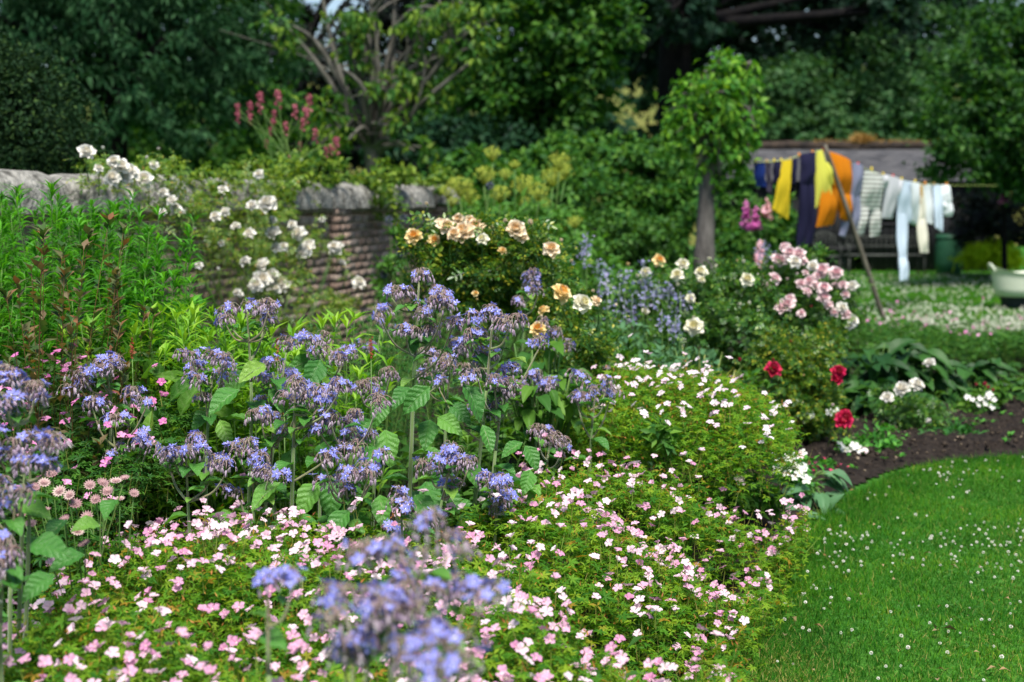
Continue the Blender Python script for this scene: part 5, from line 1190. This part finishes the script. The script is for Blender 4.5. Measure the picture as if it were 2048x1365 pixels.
broad('broad_leaved_plant','dark broad-leaved plant behind the white lilies with red tips',1930,11.2,[ell_px(1900,780,50,40,11),ell_px(1950,750,50,35,11.3),ell_px(2010,790,50,40,11.3)],90,.22,'hosta_leaf')
broad('grey_leaved_plant','grey green cabbage-like leaves at the corner of bed and lawn',1620,7.55,[ell_px(1640,965,45,40,7.5),ell_px(1610,1000,40,35,7.3),ell_px(1650,1030,40,25,7.3),ell_px(1590,1040,35,25,7.1)],60,.14,'grey_leaf')
broad('grey_leaved_plant','grey green rough leaves below the borage beyond the tallest plants',1080,6.6,[ell_px(1080,720,70,70,6.6),ell_px(1130,790,60,60,6.4),ell_px(1060,800,50,60,6.3)],70,.11,'mid_leaf')
# bedding flowers near the soil
M['whitep'] = leaf_mat('white_petal',[G(.8,.8,.74),G(.85,.84,.82)],trans=.3,by='object',tcol=(1,1,.97,1)); M['yelp'] = leaf_mat('phlox_eye',[G(.7,.62,.1),G(.75,.7,.2)],trans=0)
WF = [flower_mesh('white_flower',s_,20,[M['whitep'],M['yelp'],M['ger_stem']]) for s_ in (31,32)]
M['pinkp'] = leaf_mat('pink_petal',[G(.8,.45,.58),G(.85,.7,.75)],trans=.3,by='object')
PF = [flower_mesh('pink_flower',33,25,[M['pinkp'],M['yelp'],M['ger_stem']])]
def bedding(name,label,ells,n_,ls,matn,fl,px0,d,cat='flower plant',tm=None):
    t = thing(name,foot(px0,d),label,cat); crown_cloud(ells,n_,ls,tm or T_leaf2(.45,.08,.15),clump=.55,per=14,shell=.4).build('foliage',M[matn],t,smooth=False)
    for px,py,sz,kind,dd in fl: put('flower',kind[rng.integers(0,len(kind))],t,at(px,py,dd),frames_z(np.array([[rng.normal(0,.3),-.7,.6]]))[0],sz/FPX*dd)
    return t
fl = [(1545+rng.uniform(0,65),905+rng.uniform(0,42),18,WF,7.3) for _ in range(26)]+[(1598,948,22,WF,7.2),(1612,960,24,WF,7.2),(1606,940,20,WF,7.2),(1590,955,18,WF,7.2),(1600,911,20,PF,7.2)]
bedding('white_phlox','low cluster of white flowers with yellow throats on the soil edge',[ell_px(1575,940,45,30,7.4),ell_px(1590,975,30,20,7.35)],420,.045,'bright_small',fl,1580,7.45)
bedding('petunia_plant','bright green bedding plant with white and pink flowers on the bare soil',[ell_px(1750,895,45,28,8.9),ell_px(1700,905,30,20,8.8),ell_px(1770,880,30,25,8.9)],900,.05,'bright_small',[(1680,893,22,WF,8.7),(1690,902,18,WF,8.7),(1708,893,22,WF,8.7),(1718,900,20,WF,8.7),(1714,910,16,PF,8.7),(1730,902,16,PF,8.7),(1700,900,14,WF,8.7),(1660,825,20,WF,8.8),(1672,820,20,WF,8.8),(1624,833,14,WF,8.8)],1740,8.9)
bedding('lily_plant','white starry lilies with red buds at the far end of the soil',[ell_px(1950,815,45,30,10.4),ell_px(1985,790,30,20,10.5)],500,.06,'mid_leaf',[(1945,800,12,WF,10.2),(1960,798,14,WF,10.2),(1975,795,15,WF,10.2),(1983,815,15,WF,10.2),(1988,800,13,WF,10.2),(1970,808,14,WF,10.2),(1978,790,18,WF,10.2),(1955,810,14,WF,10.2),(1935,795,14,WF,10.2)],1955,10.4)
for px,py,s_ in ((1968,772,18),(1975,778,16),(1951,772,14),(1985,783,14)):
    lily = [o for o in bpy.data.objects if o.name.startswith('lily_plant')][0]; put('red_bud',RB['r'][0],lily,at(px,py,10.2),frames_z(np.array([[.2,-.4,1.]]))[0],s_/FPX*10.2)
bedding('aster_seedling','small green plant with no flowers alone on the soil',[ell_px(1905,875,38,30,9.5),ell_px(1930,895,22,18,9.4),ell_px(1890,900,22,16,9.3)],420,.055,'feather_leaf',[],1905,9.5,cat='plant')
bedding('aster_seedling','tiny green seedling between white phlox and petunias',[ell_px(1660,935,20,14,8.2)],90,.045,'bright_small',[],1660,8.2,cat='plant')
bedding('sorrel_plant','small mid green plant under the farther geranium mound',[ell_px(1470,980,40,25,6.5),ell_px(1530,1000,30,20,6.7),ell_px(1320,870,30,20,6.1)],420,.07,'mid_leaf',[(1478,962,28,PF,6.4)],1480,6.6,cat='plant')
# ragged weeds and seedlings on the soil
wx = rng.uniform(1.4,4.6,240); wy = rng.uniform(7.0,10.4,240); k = inside(BED,wx,wy)&(dist_line(EDGE,wx,wy)>.04)&(rng.random(240)<np.clip(noise2(wx,wy,3,71)+.5,0,1)); wx,wy = wx[k],wy[k]
wm = MB()
for a_,b_ in zip(wx,wy):
    n_ = rng.integers(4,11); az = rng.uniform(0,6.28,n_); wm.many(T_leaf2(.4,.08,.2),np.tile([a_,b_,.05],(n_,1)),frames(np.stack([np.cos(az),np.sin(az),rng.uniform(.1,1,n_)],-1),np.array([[0,0,1.]])+.2*rng.normal(0,1,(n_,3))),rng.uniform(.02,.055,n_))
tag(wm.build('soil_weeds',M['bright_small'],smooth=False),kind='stuff')
# fallen crimson petals
pb = MB(); n_ = 46; pp = np.array([on_ground(rng.normal(1650,26),rng.normal(933,7),.05) for _ in range(n_)]); Vp = petal(1,.7,2,2,cup=.3,wide=.6)
tmp = MB().grid(Vp); pb.many((tmp.v[0],[tuple(q) for q in tmp.loops[0].reshape(-1,4)]),pp,frames_z(np.stack([rng.normal(0,.4,n_),rng.normal(0,.4,n_),np.ones(n_)],-1)),rng.uniform(.02,.035,n_))
M['fallen'] = leaf_mat('fallen_petal',[G(.45,.01,.08),G(.55,.06,.16),G(.6,.25,.3)],trans=.2); tag(pb.build('fallen_petal_litter',M['fallen'],smooth=False),'scattered crimson rose petals fallen on the bare soil','petals',kind='stuff')
# foxgloves
M['fox'] = leaf_mat('foxglove_bell',[G(.5,.08,.36),G(.62,.16,.46),G(.7,.35,.52)],trans=.25,tcol=(1,.9,1,1)); M['foxp'] = leaf_mat('pale_foxglove_bell',[G(.7,.4,.5),G(.75,.5,.55)],trans=.25)
bb = MB(); bb.tube([(0,0,0),(0,.3,-.03),(0,.75,-.12),(0,1,-.2)],[.1,.2,.3,.4],7); FB = (np.concatenate(bb.v),[tuple(q) for q in np.concatenate(bb.loops)[:21*4].reshape(-1,4)])
for px,py0,py1,d,mk,lab in ((1492,400,455,18,'fox','magenta foxglove spire nearest the pollard trunk'),(1512,412,455,18.1,'fox','magenta foxglove spire, second from the pollard trunk'),(1533,396,432,18,'foxp','paler foxglove spire nearest the washing'),(1520,480,530,17,'foxp','salmon pink foxglove spire above the pink rose bush'),(2005,385,402,27,'fox','distant magenta foxglove in shade below the hazel')):
    t = thing('foxglove',foot(px,d),lab,'flower','foxglove spires'); a0 = at(px,py0,d); a1 = at(px,py1,d); MB().tube([np.array(t.location),a1,a0],[.008,.007,.002],5).build('stem',M['stem'],t)
    n_ = 34; tt = rng.random(n_); P = a1+(a0-a1)*tt[:,None]; az = rng.uniform(0,6.28,n_); b = MB(); b.many(FB,P,frames(np.stack([np.cos(az),np.sin(az)-.4,-.5+0*az],-1),np.array([[0,0,1.]]*n_)),.08*(1.15-.7*tt)); b.tube([a1,a0],.01,5); b.build('flower_spike',M[mk],t)
# undergrowth filling the bed between the named plants
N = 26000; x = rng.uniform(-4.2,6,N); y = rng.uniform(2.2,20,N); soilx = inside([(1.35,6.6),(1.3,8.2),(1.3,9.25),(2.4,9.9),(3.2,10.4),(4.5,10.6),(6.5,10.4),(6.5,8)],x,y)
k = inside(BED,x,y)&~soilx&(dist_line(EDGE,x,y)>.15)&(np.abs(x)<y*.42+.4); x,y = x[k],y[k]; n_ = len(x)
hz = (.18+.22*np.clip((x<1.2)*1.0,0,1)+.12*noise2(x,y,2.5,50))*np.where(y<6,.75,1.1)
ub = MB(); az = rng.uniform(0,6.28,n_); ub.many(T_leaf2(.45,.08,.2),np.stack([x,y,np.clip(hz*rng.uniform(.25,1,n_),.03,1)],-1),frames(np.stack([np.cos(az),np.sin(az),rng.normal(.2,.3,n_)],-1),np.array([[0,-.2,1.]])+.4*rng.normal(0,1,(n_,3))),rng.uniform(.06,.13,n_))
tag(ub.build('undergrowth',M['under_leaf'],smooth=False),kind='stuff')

# ------------------------------------------------------------------ washing line
LP0 = at(1428,327,17.05); LPT = at(1648,300,17.9); LPE = at(1995,372,24.5)
def line_pt(px, py):
    A,B_ = (LP0,LPT) if px < 1648 else (LPT,LPE)
    dxy = (B_-A)[:2]; nn = np.array([dxy[1],-dxy[0]]); r = ray(px,py); t = (A[:2]@nn)/(r[:2]@nn)
    return np.array([0,0,CAM_H])+r*t
def line_n(px):
    A,B_ = (LP0,LPT) if px < 1648 else (LPT,LPE); dxy = (B_-A)[:2]; v = np.array([dxy[1],-dxy[0],0]); v = v/np.linalg.norm(v); return v if v[1] < 0 else -v
M['cord'] = leaf_mat('line_cord',[G(.35,.42,.12),G(.4,.45,.2)],trans=0)
def linepx(): 
    return [(1428,327),(1480,329),(1512,325),(1560,322),(1600,312),(1630,304),(1648,300)], [(1648,300),(1690,322),(1730,338),(1765,350),(1800,360),(1850,368),(1900,371),(1950,371),(1995,372)]
a_, b_ = linepx(); cb = MB(); cb.tube(smooth_path([line_pt(*p) for p in a_],30),.006,5); 
cb.tube(smooth_path([LPT]+[line_pt(*p) for p in b_[1:]],30),.004,5)
tag(cb.build('washing_line',M['cord'],loc=LPT),'thin yellow green cord strung from the pollard trunk over the leaning prop','washing line')
M['prop'] = solid_mat('prop_wood',G(.05,.045,.035),G(.16,.14,.11),scale=7,rough=.85,bump=.4,stretch=(1,1,.2))
F_ = on_ground(1771,650,.0); pr = thing('line_prop',F_,'long weathered wooden prop leaning and holding up the washing line','pole')
MB().tube(smooth_path([F_,F_*.5+LPT*.5+np.array([.015,0,.02]),LPT+np.array([0,-.03,.06])],12),np.linspace(.036,.026,12),8).build('pole',M['prop'],pr)
M['ferrule'] = leaf_mat('pale_tip',[G(.5,.45,.4),G(.5,.45,.4)],trans=0); MB().tube([F_+(LPT-F_)*.005,F_+(LPT-F_)*.022],[.042,.042],8).build('foot_cap',M['ferrule'],pr)
M['redpeg'] = leaf_mat('red_plastic',[G(.6,.03,.02),G(.6,.03,.02)],trans=0)
def cloth_mat(name,c1,c2=None,trans=.25):
    m = leaf_mat(name,[c1,c2 or c1],trans=trans,rough=.9,spec=.1,tcol=(1,1,1,1)); return m
def stripes_mat(name,c1,c2,period):
    m,n,l,b = mat(name); b.inputs['Roughness'].default_value = .9; tc = n.new('ShaderNodeTexCoord'); w = n.new('ShaderNodeTexWave'); w.wave_type='BANDS'; w.bands_direction='Z'; w.inputs['Scale'].default_value = 5.2; w.inputs['Distortion'].default_value = .6
    l.new(tc.outputs['Object'],w.inputs['Vector']); r = ramp(n,[c1,c2],[.45,.6]); l.new(w.outputs[0],r.inputs[0]); l.new(r.outputs[0],b.inputs['Base Color']); return m
GN = [0]
def garment(name,label,cat,m_,panels,thick=.05,folds=3,group='clothes hung on the washing line',trim=None):
    """panels: four picture corners (tl, tr, br, bl) of each cloth tube, laid on the line's own upright plane"""
    cx = np.mean([p[0] for q in panels for p in q]); nrm = line_n(cx)
    if len(panels)>0: org = np.mean([line_pt(*p) for p in panels[0][:2]],axis=0)
    t = thing(name,org,label,cat,group); gph = rng.uniform(0,6)
    for pi_,pn in enumerate(panels):
        C = [line_pt(*p) if (p[0]<1648)==(cx<1648) else None for p in pn]
        for i_ in range(4):
            if C[i_] is None:
                A,B_ = (LP0,LPT) if cx < 1648 else (LPT,LPE); dxy = (B_-A)[:2]; n2 = np.array([dxy[1],-dxy[0]]); r = ray(*pn[i_]); C[i_] = np.array([0,0,CAM_H])+r*((A[:2]@n2)/(r[:2]@n2))
        nu,nv = 16,22; u = np.linspace(0,1,nu+1); v = np.linspace(0,1,nv+1); U,V_ = np.meshgrid(u,v)
        base = ((1-U)*(1-V_))[...,None]*C[0]+(U*(1-V_))[...,None]*C[1]+(U*V_)[...,None]*C[2]+((1-U)*V_)[...,None]*C[3]
        ph = rng.uniform(0,6,3); wv = np.sin(U*folds*6.28+ph[0]+V_*1.5)*.5+.4*np.sin(U*folds*11+ph[1]-V_*3)+.35*np.sin(V_*9+ph[2]+U*4)
        wv = wv*(.25+.75*V_); bulge = np.sin(np.pi*np.clip(U,0,1))**.6*(.25+.75*np.sin(np.pi*np.clip(V_*.9+.08,0,1)))
        bend = .04*np.sin(base[...,2]*2.6+gph)
        b = MB(); fr = base+nrm*((thick*bulge+.018*wv*(.3+bulge)+bend)[...,None]); bk_ = base+nrm*((-thick*bulge+.014*wv*(.3+bulge)+bend)[...,None])
        edge = np.array([(1 if 0 else 0)])
        side = unit(C[1]-C[0]); j_ = (.012*np.sin(V_*8+ph[1])*(V_))[...,None]*side; fr = fr+j_; bk_ = bk_+j_
        b.grid(fr); b.grid(bk_,flip=True)
        b.grid(np.stack([fr[-1],bk_[-1]],0)); b.grid(np.stack([fr[0],bk_[0]],0),flip=True)
        nm = 'cloth' if len(panels)==1 else ('leg' if cat in ('trousers','tights','dungarees') and pi_>0 else ('sleeve' if pi_>0 else 'body'))
        b.build(nm,m_ if pi_==0 or trim is None else trim,t)
    return t
Cn = dict(navy=cloth_mat('navy_cloth',G(.018,.018,.05)),blue=cloth_mat('blue_cloth',G(.012,.03,.16)),plum=cloth_mat('plum_cloth',G(.05,.045,.07)),yellow=cloth_mat('yellow_cloth',G(.72,.55,.03),trans=.35),lime=cloth_mat('lime_cloth',G(.62,.62,.10),trans=.35),orange=cloth_mat('orange_cloth',G(.72,.24,.01),trans=.35),lilac=cloth_mat('lilac_cloth',G(.25,.26,.38)),grey=cloth_mat('pale_grey_cloth',G(.62,.62,.66)),ice=cloth_mat('ice_blue_cloth',G(.62,.72,.84)),white=cloth_mat('white_cloth',G(.80,.83,.86)),cream=cloth_mat('cream_cloth',G(.8,.76,.64)),must=cloth_mat('mustard_cloth',G(.55,.32,.06)))
Cn['stripe'] = stripes_mat('striped_cloth',G(.62,.63,.6),G(.22,.21,.19),.02)
garment('child_shirt','small bright navy blue top, first on the line from the pollard trunk','top',Cn['blue'],[[(1511,323),(1534,324),(1534,375),(1513,372)]])
garment('long_sock','thin plum grey garment between the blue top and the yellow vest','stocking',Cn['plum'],[[(1536,325),(1546,325),(1546,388),(1537,382)]],folds=2,thick=.03)
garment('child_shirt','dark navy small top directly beside the yellow vest','top',Cn['navy'],[[(1546,324),(1560,323),(1558,366),(1547,366)]],thick=.04)
garment('yellow_vest','bright yellow vest hanging with long trailing hem','vest',Cn['yellow'],[[(1560,323),(1580,320),(1578,440),(1545,418)],[(1566,360),(1579,340),(1577,420),(1560,440)]],folds=2)
garment('blue_sock','tiny black and pale blue sock beside the yellow vest','sock',Cn['navy'],[[(1582,320),(1592,317),(1592,370),(1583,368)]],folds=1,thick=.03)
garment('navy_trousers','dark navy trousers, the longest dark garment on the line','trousers',Cn['navy'],[[(1596,310),(1626,304),(1626,372),(1597,372)],[(1597,370),(1612,370),(1613,492),(1598,495)],[(1611,370),(1626,370),(1631,486),(1614,490)]],folds=2,thick=.06)
garment('lime_shirt','pale lime yellow shirt hanging just before the prop','shirt',Cn['lime'],[[(1634,302),(1647,301),(1660,390),(1622,420)],[(1640,320),(1662,330),(1664,368),(1648,372)]],folds=2,thick=.07)
garment('orange_dungarees','orange dungarees hanging behind the prop','dungarees',Cn['orange'],[[(1652,303),(1696,322),(1697,400),(1652,380)],[(1640,372),(1672,382),(1668,450),(1634,455)],[(1672,385),(1698,392),(1697,446),(1680,436)]],folds=3,thick=.08)
garment('yellow_sock','golden yellow child vest against the orange dungarees','vest',Cn['yellow'],[[(1682,318),(1697,324),(1696,395),(1684,390)]],folds=2,thick=.03)
garment('lilac_trousers','lilac grey trousers between orange and striped dungarees','trousers',Cn['lilac'],[[(1700,326),(1720,332),(1718,395),(1698,392)],[(1698,390),(1708,390),(1694,476),(1684,470)],[(1708,392),(1719,393),(1720,470),(1710,465)]],folds=2)
garment('striped_dungarees','black and white striped dungarees with two short legs','dungarees',Cn['stripe'],[[(1724,342),(1764,350),(1763,425),(1720,415)],[(1718,412),(1740,414),(1732,470),(1716,472)],[(1744,416),(1763,420),(1764,470),(1745,474)]],folds=3,thick=.06)
garment('grey_shirt','pale grey short-sleeved shirt beside the striped dungarees','shirt',Cn['grey'],[[(1768,350),(1796,358),(1788,438),(1766,436)],[(1756,352),(1770,350),(1772,374),(1760,378)],[(1788,360),(1802,360),(1796,385),(1786,400)]],folds=2)
garment('blue_tights','long pale blue tights hanging lowest of all the washing','tights',Cn['ice'],[[(1800,360),(1834,366),(1834,452),(1800,430)],[(1799,425),(1822,430),(1812,520),(1797,528)],[(1797,515),(1812,512),(1812,560),(1796,562)]],folds=2,thick=.05)
garment('sleeveless_vest','white sleeveless top overlapping the blue tights','top',Cn['white'],[[(1816,364),(1834,367),(1836,455),(1824,440)]],folds=2)
garment('cream_trousers','cream leggings with mustard edging','leggings',Cn['cream'],[[(1838,368),(1852,370),(1853,440),(1833,440)],[(1833,438),(1853,438),(1852,506),(1835,506)]],folds=2,trim=Cn['cream'])
garment('mustard_sash','narrow mustard strip in front of the cream leggings','sash',Cn['must'],[[(1838,372),(1844,372),(1846,430),(1838,420)]],folds=1,thick=.035)
garment('white_vest','small white vest between cream leggings and pale blue romper','vest',Cn['white'],[[(1853,369),(1868,370),(1868,450),(1855,446)]],folds=2,thick=.04)
garment('blue_romper','small pale blue romper, second from the far end','romper',Cn['ice'],[[(1866,370),(1882,370),(1880,466),(1865,455)]],folds=2,thick=.04)
garment('white_shorts','white shorts with two pointed legs, last on the line','shorts',Cn['white'],[[(1881,370),(1898,371),(1899,410),(1880,408)],[(1880,406),(1889,406),(1889,434),(1884,430)],[(1889,406),(1899,406),(1898,432),(1892,434)]],folds=2,thick=.05)
# pegs
M['pegs'] = [M['redpeg'],leaf_mat('yellow_plastic',[G(.65,.5,.03)]*2,trans=0),leaf_mat('peg_wood',[G(.4,.25,.12)]*2,trans=0),leaf_mat('orange_plastic',[G(.7,.25,.03)]*2,trans=0)]
PG = [(1512,323,2,'wooden','at the near end of the blue top'),(1533,323,2,'wooden','at the far end of the blue top'),(1548,322,1,'yellow','on the small dark navy top'),(1562,321,1,'yellow','at the strap of the yellow vest'),(1580,319,2,'wooden','at the far strap of the yellow vest'),(1598,310,3,'orange','at the waist of the navy trousers'),(1625,305,3,'orange','where navy trousers meet the lime shirt'),(1646,299,0,'red','on top of the prop'),(1690,320,0,'red','on the shoulder of the orange dungarees'),(1716,329,0,'red','on the waist of the lilac trousers'),(1743,338,1,'yellow','on the shoulder of the striped dungarees'),(1766,349,1,'yellow','on the sleeve of the grey shirt'),(1786,353,0,'red','on the far sleeve of the grey shirt'),(1803,358,1,'yellow','on the waistband of the blue tights'),(1830,363,1,'yellow','beside the white sleeveless top'),(1850,367,3,'orange','on the cream leggings'),(1868,369,2,'wooden','on the pale blue romper'),(1893,369,3,'orange','on the white shorts')]
for px,py,k_,c_,w_ in PG:
    p_ = line_pt(px,py); o_ = thing('clothes_peg',p_,f'{c_} clothes peg {w_}','clothes peg','pegs along the washing line')
    for s_ in (-1,1): 
        dn = line_n(px)*.012*s_; MB().tube([p_+dn*.5+np.array([0,0,.025]),p_+dn*.6,p_+dn*.8+np.array([0,0,-.035])],[.006,.008,.006],5).build('jaw',M['pegs'][k_],o_)
# laundry basket on a dark stand
BK = on_ground(2040,618); kx = BK[1]/FPX
bt = thing('laundry_basket',BK+np.array([0,0,.19]),'cream flexible laundry tub with a raised handle standing on the far lawn','basket','washing gear')
del bt['group']
M['tub'] = leaf_mat('cream_plastic',[G(.62,.66,.55),G(.62,.66,.55)],trans=.2,rough=.5,tcol=(1,1,.9,1)); M['tubdark'] = solid_mat('dark_navy_plastic',G(.008,.009,.02),G(.015,.016,.03),rough=.6)
def bowl(r0,r1,z0,z1,c,th=.012,k=32,dip=.03,flare=1.0):
    A = np.linspace(0,2*math.pi,k+1); rows = []
    for r_,z_ in [(0.001,z0),(r0,z0),(r0+(r1-r0)*.35,z0+(z1-z0)*.3),(r0+(r1-r0)*.75,z0+(z1-z0)*.7),(r1,z1),(r1+.01,z1+.005),(r1-th,z1),(r0+(r1-r0)*.5-th,z0+(z1-z0)*.5),(r0-th,z0+th),(0.001,z0+th)]:
        lift = (dip*np.cos(2*A))*((z_-z0)/(z1-z0))**3
        rows.append(np.stack([c[0]+r_*np.cos(A)*1.12,c[1]+r_*np.sin(A)*.9,c[2]+z_+lift],-1))
    return MB().grid(np.array(rows),flip=False)
bowl(.335,.385,.0,.39,BK+np.array([0,0,.19]),dip=.05).build('tub',M['tub'],bt)
for s_ in (-1,1):
    c0 = BK+np.array([s_*.42,0,.56]); MB().tube(smooth_path([c0+np.array([0,-.13,0]),c0+np.array([s_*.04,-.07,.08]),c0+np.array([s_*.05,0,.10]),c0+np.array([s_*.04,.07,.08]),c0+np.array([0,.13,0])],12),.016,6).build('handle',M['tub'],bt)
bs_ = thing('dark_crate',BK,'dark navy tub standing under the cream laundry tub','tub')
bowl(.22,.27,.004,.185,BK,dip=0).build('tub',M['tubdark'],bs_)
MB().tube([(BK[0]+.302*1.0*math.cos(a),BK[1]+.25*math.sin(a),.172) for a in np.linspace(0,6.283,25)],.012,6).build('rim',M['tubdark'],bs_)

# green water butt, bench and chair in front of the shed
M['green_p'] = solid_mat('green_plastic',G(.02,.09,.045),G(.03,.12,.06),rough=.5); wb = foot(1897,30.6)
bu = thing('water_butt',wb,'dark green barrel with a lid beside the shed wall','barrel'); pts = [(0,.0,0),(.25,0,0),(.29,0,.25),(.295,0,.5),(.27,0,.78),(.265,0,.8)]
A = np.linspace(0,2*math.pi,29); MB().grid(np.array([np.stack([wb[0]+max(r_,.001)*np.cos(A),wb[1]+max(r_,.001)*np.sin(A),z_+0*A+.003],-1) for r_,_,z_ in pts])).build('barrel',M['green_p'],bu)
MB().grid(np.array([np.stack([wb[0]+r_*np.cos(A),wb[1]+r_*np.sin(A),z_+0*A],-1) for r_,z_ in ((.29,.78),(.295,.84),(.2,.86),(.001,.87))])).build('lid',M['green_p'],bu)
M['iron'] = solid_mat('grey_iron',G(.03,.035,.032),G(.07,.075,.068),rough=.8)
bn = foot(1768,30); bench = thing('garden_bench',bn,'low pale grey garden bench in front of the black shed','bench'); W2 = .83
sl = MB(); [sl.box(bn+np.array([0,-.2+.1*i,.44]),(W2,.04,.014)) for i in range(5)]; sl.build('seat',M['iron'],bench,smooth=False)
bk2 = MB(); [bk2.box(bn+np.array([0,.28,z_]),(W2,.014,.014)) for z_ in (.62,.82)]; [bk2.tube([bn+np.array([x_,.28,.45]),bn+np.array([x_,.28,.83])],.008,5) for x_ in np.linspace(-W2+.1,W2-.1,15)]; bk2.build('backrest',M['iron'],bench,smooth=False)
for sx in (-1,1):
    for yy in (-.2,.26): MB().tube([bn+np.array([sx*(W2-.04),yy,0]),bn+np.array([sx*(W2-.04),yy,.43])],.018,6).build('leg',M['iron'],bench)
    MB().tube(smooth_path([bn+np.array([sx*(W2-.03),.28,.66]),bn+np.array([sx*(W2-.03),0,.68]),bn+np.array([sx*(W2-.03),-.22,.64]),bn+np.array([sx*(W2-.03),-.24,.45])],10),.014,6).build('armrest',M['iron'],bench)
cn = foot(1652,29.5); ch = thing('garden_chair',cn,'grey metal garden chair with curved arms in front of the black shed','chair')
sl = MB(); [sl.box(cn+np.array([0,-.2+.1*i,.44]),(.24,.04,.012)) for i in range(5)]; sl.build('seat',M['iron'],ch,smooth=False)
b2 = MB(); [b2.tube([cn+np.array([x_,.22,.45]),cn+np.array([x_,.27,.92-.3*x_*x_*4])],.009,5) for x_ in np.linspace(-.22,.22,6)]; b2.tube(smooth_path([cn+np.array([-.23,.27,.84]),cn+np.array([0,.28,.94]),cn+np.array([.23,.27,.84])],10),.014,6); b2.build('backrest',M['iron'],ch,smooth=False)
for sx in (-1,1):
    for yy in (-.2,.22): MB().tube([cn+np.array([sx*.23,yy,0]),cn+np.array([sx*.23,yy,.43])],.014,6).build('leg',M['iron'],ch)
    MB().tube(smooth_path([cn+np.array([sx*.25,.26,.7]),cn+np.array([sx*.26,0,.7]),cn+np.array([sx*.25,-.2,.62]),cn+np.array([sx*.24,-.22,.44])],10),.013,6).build('armrest',M['iron'],ch)
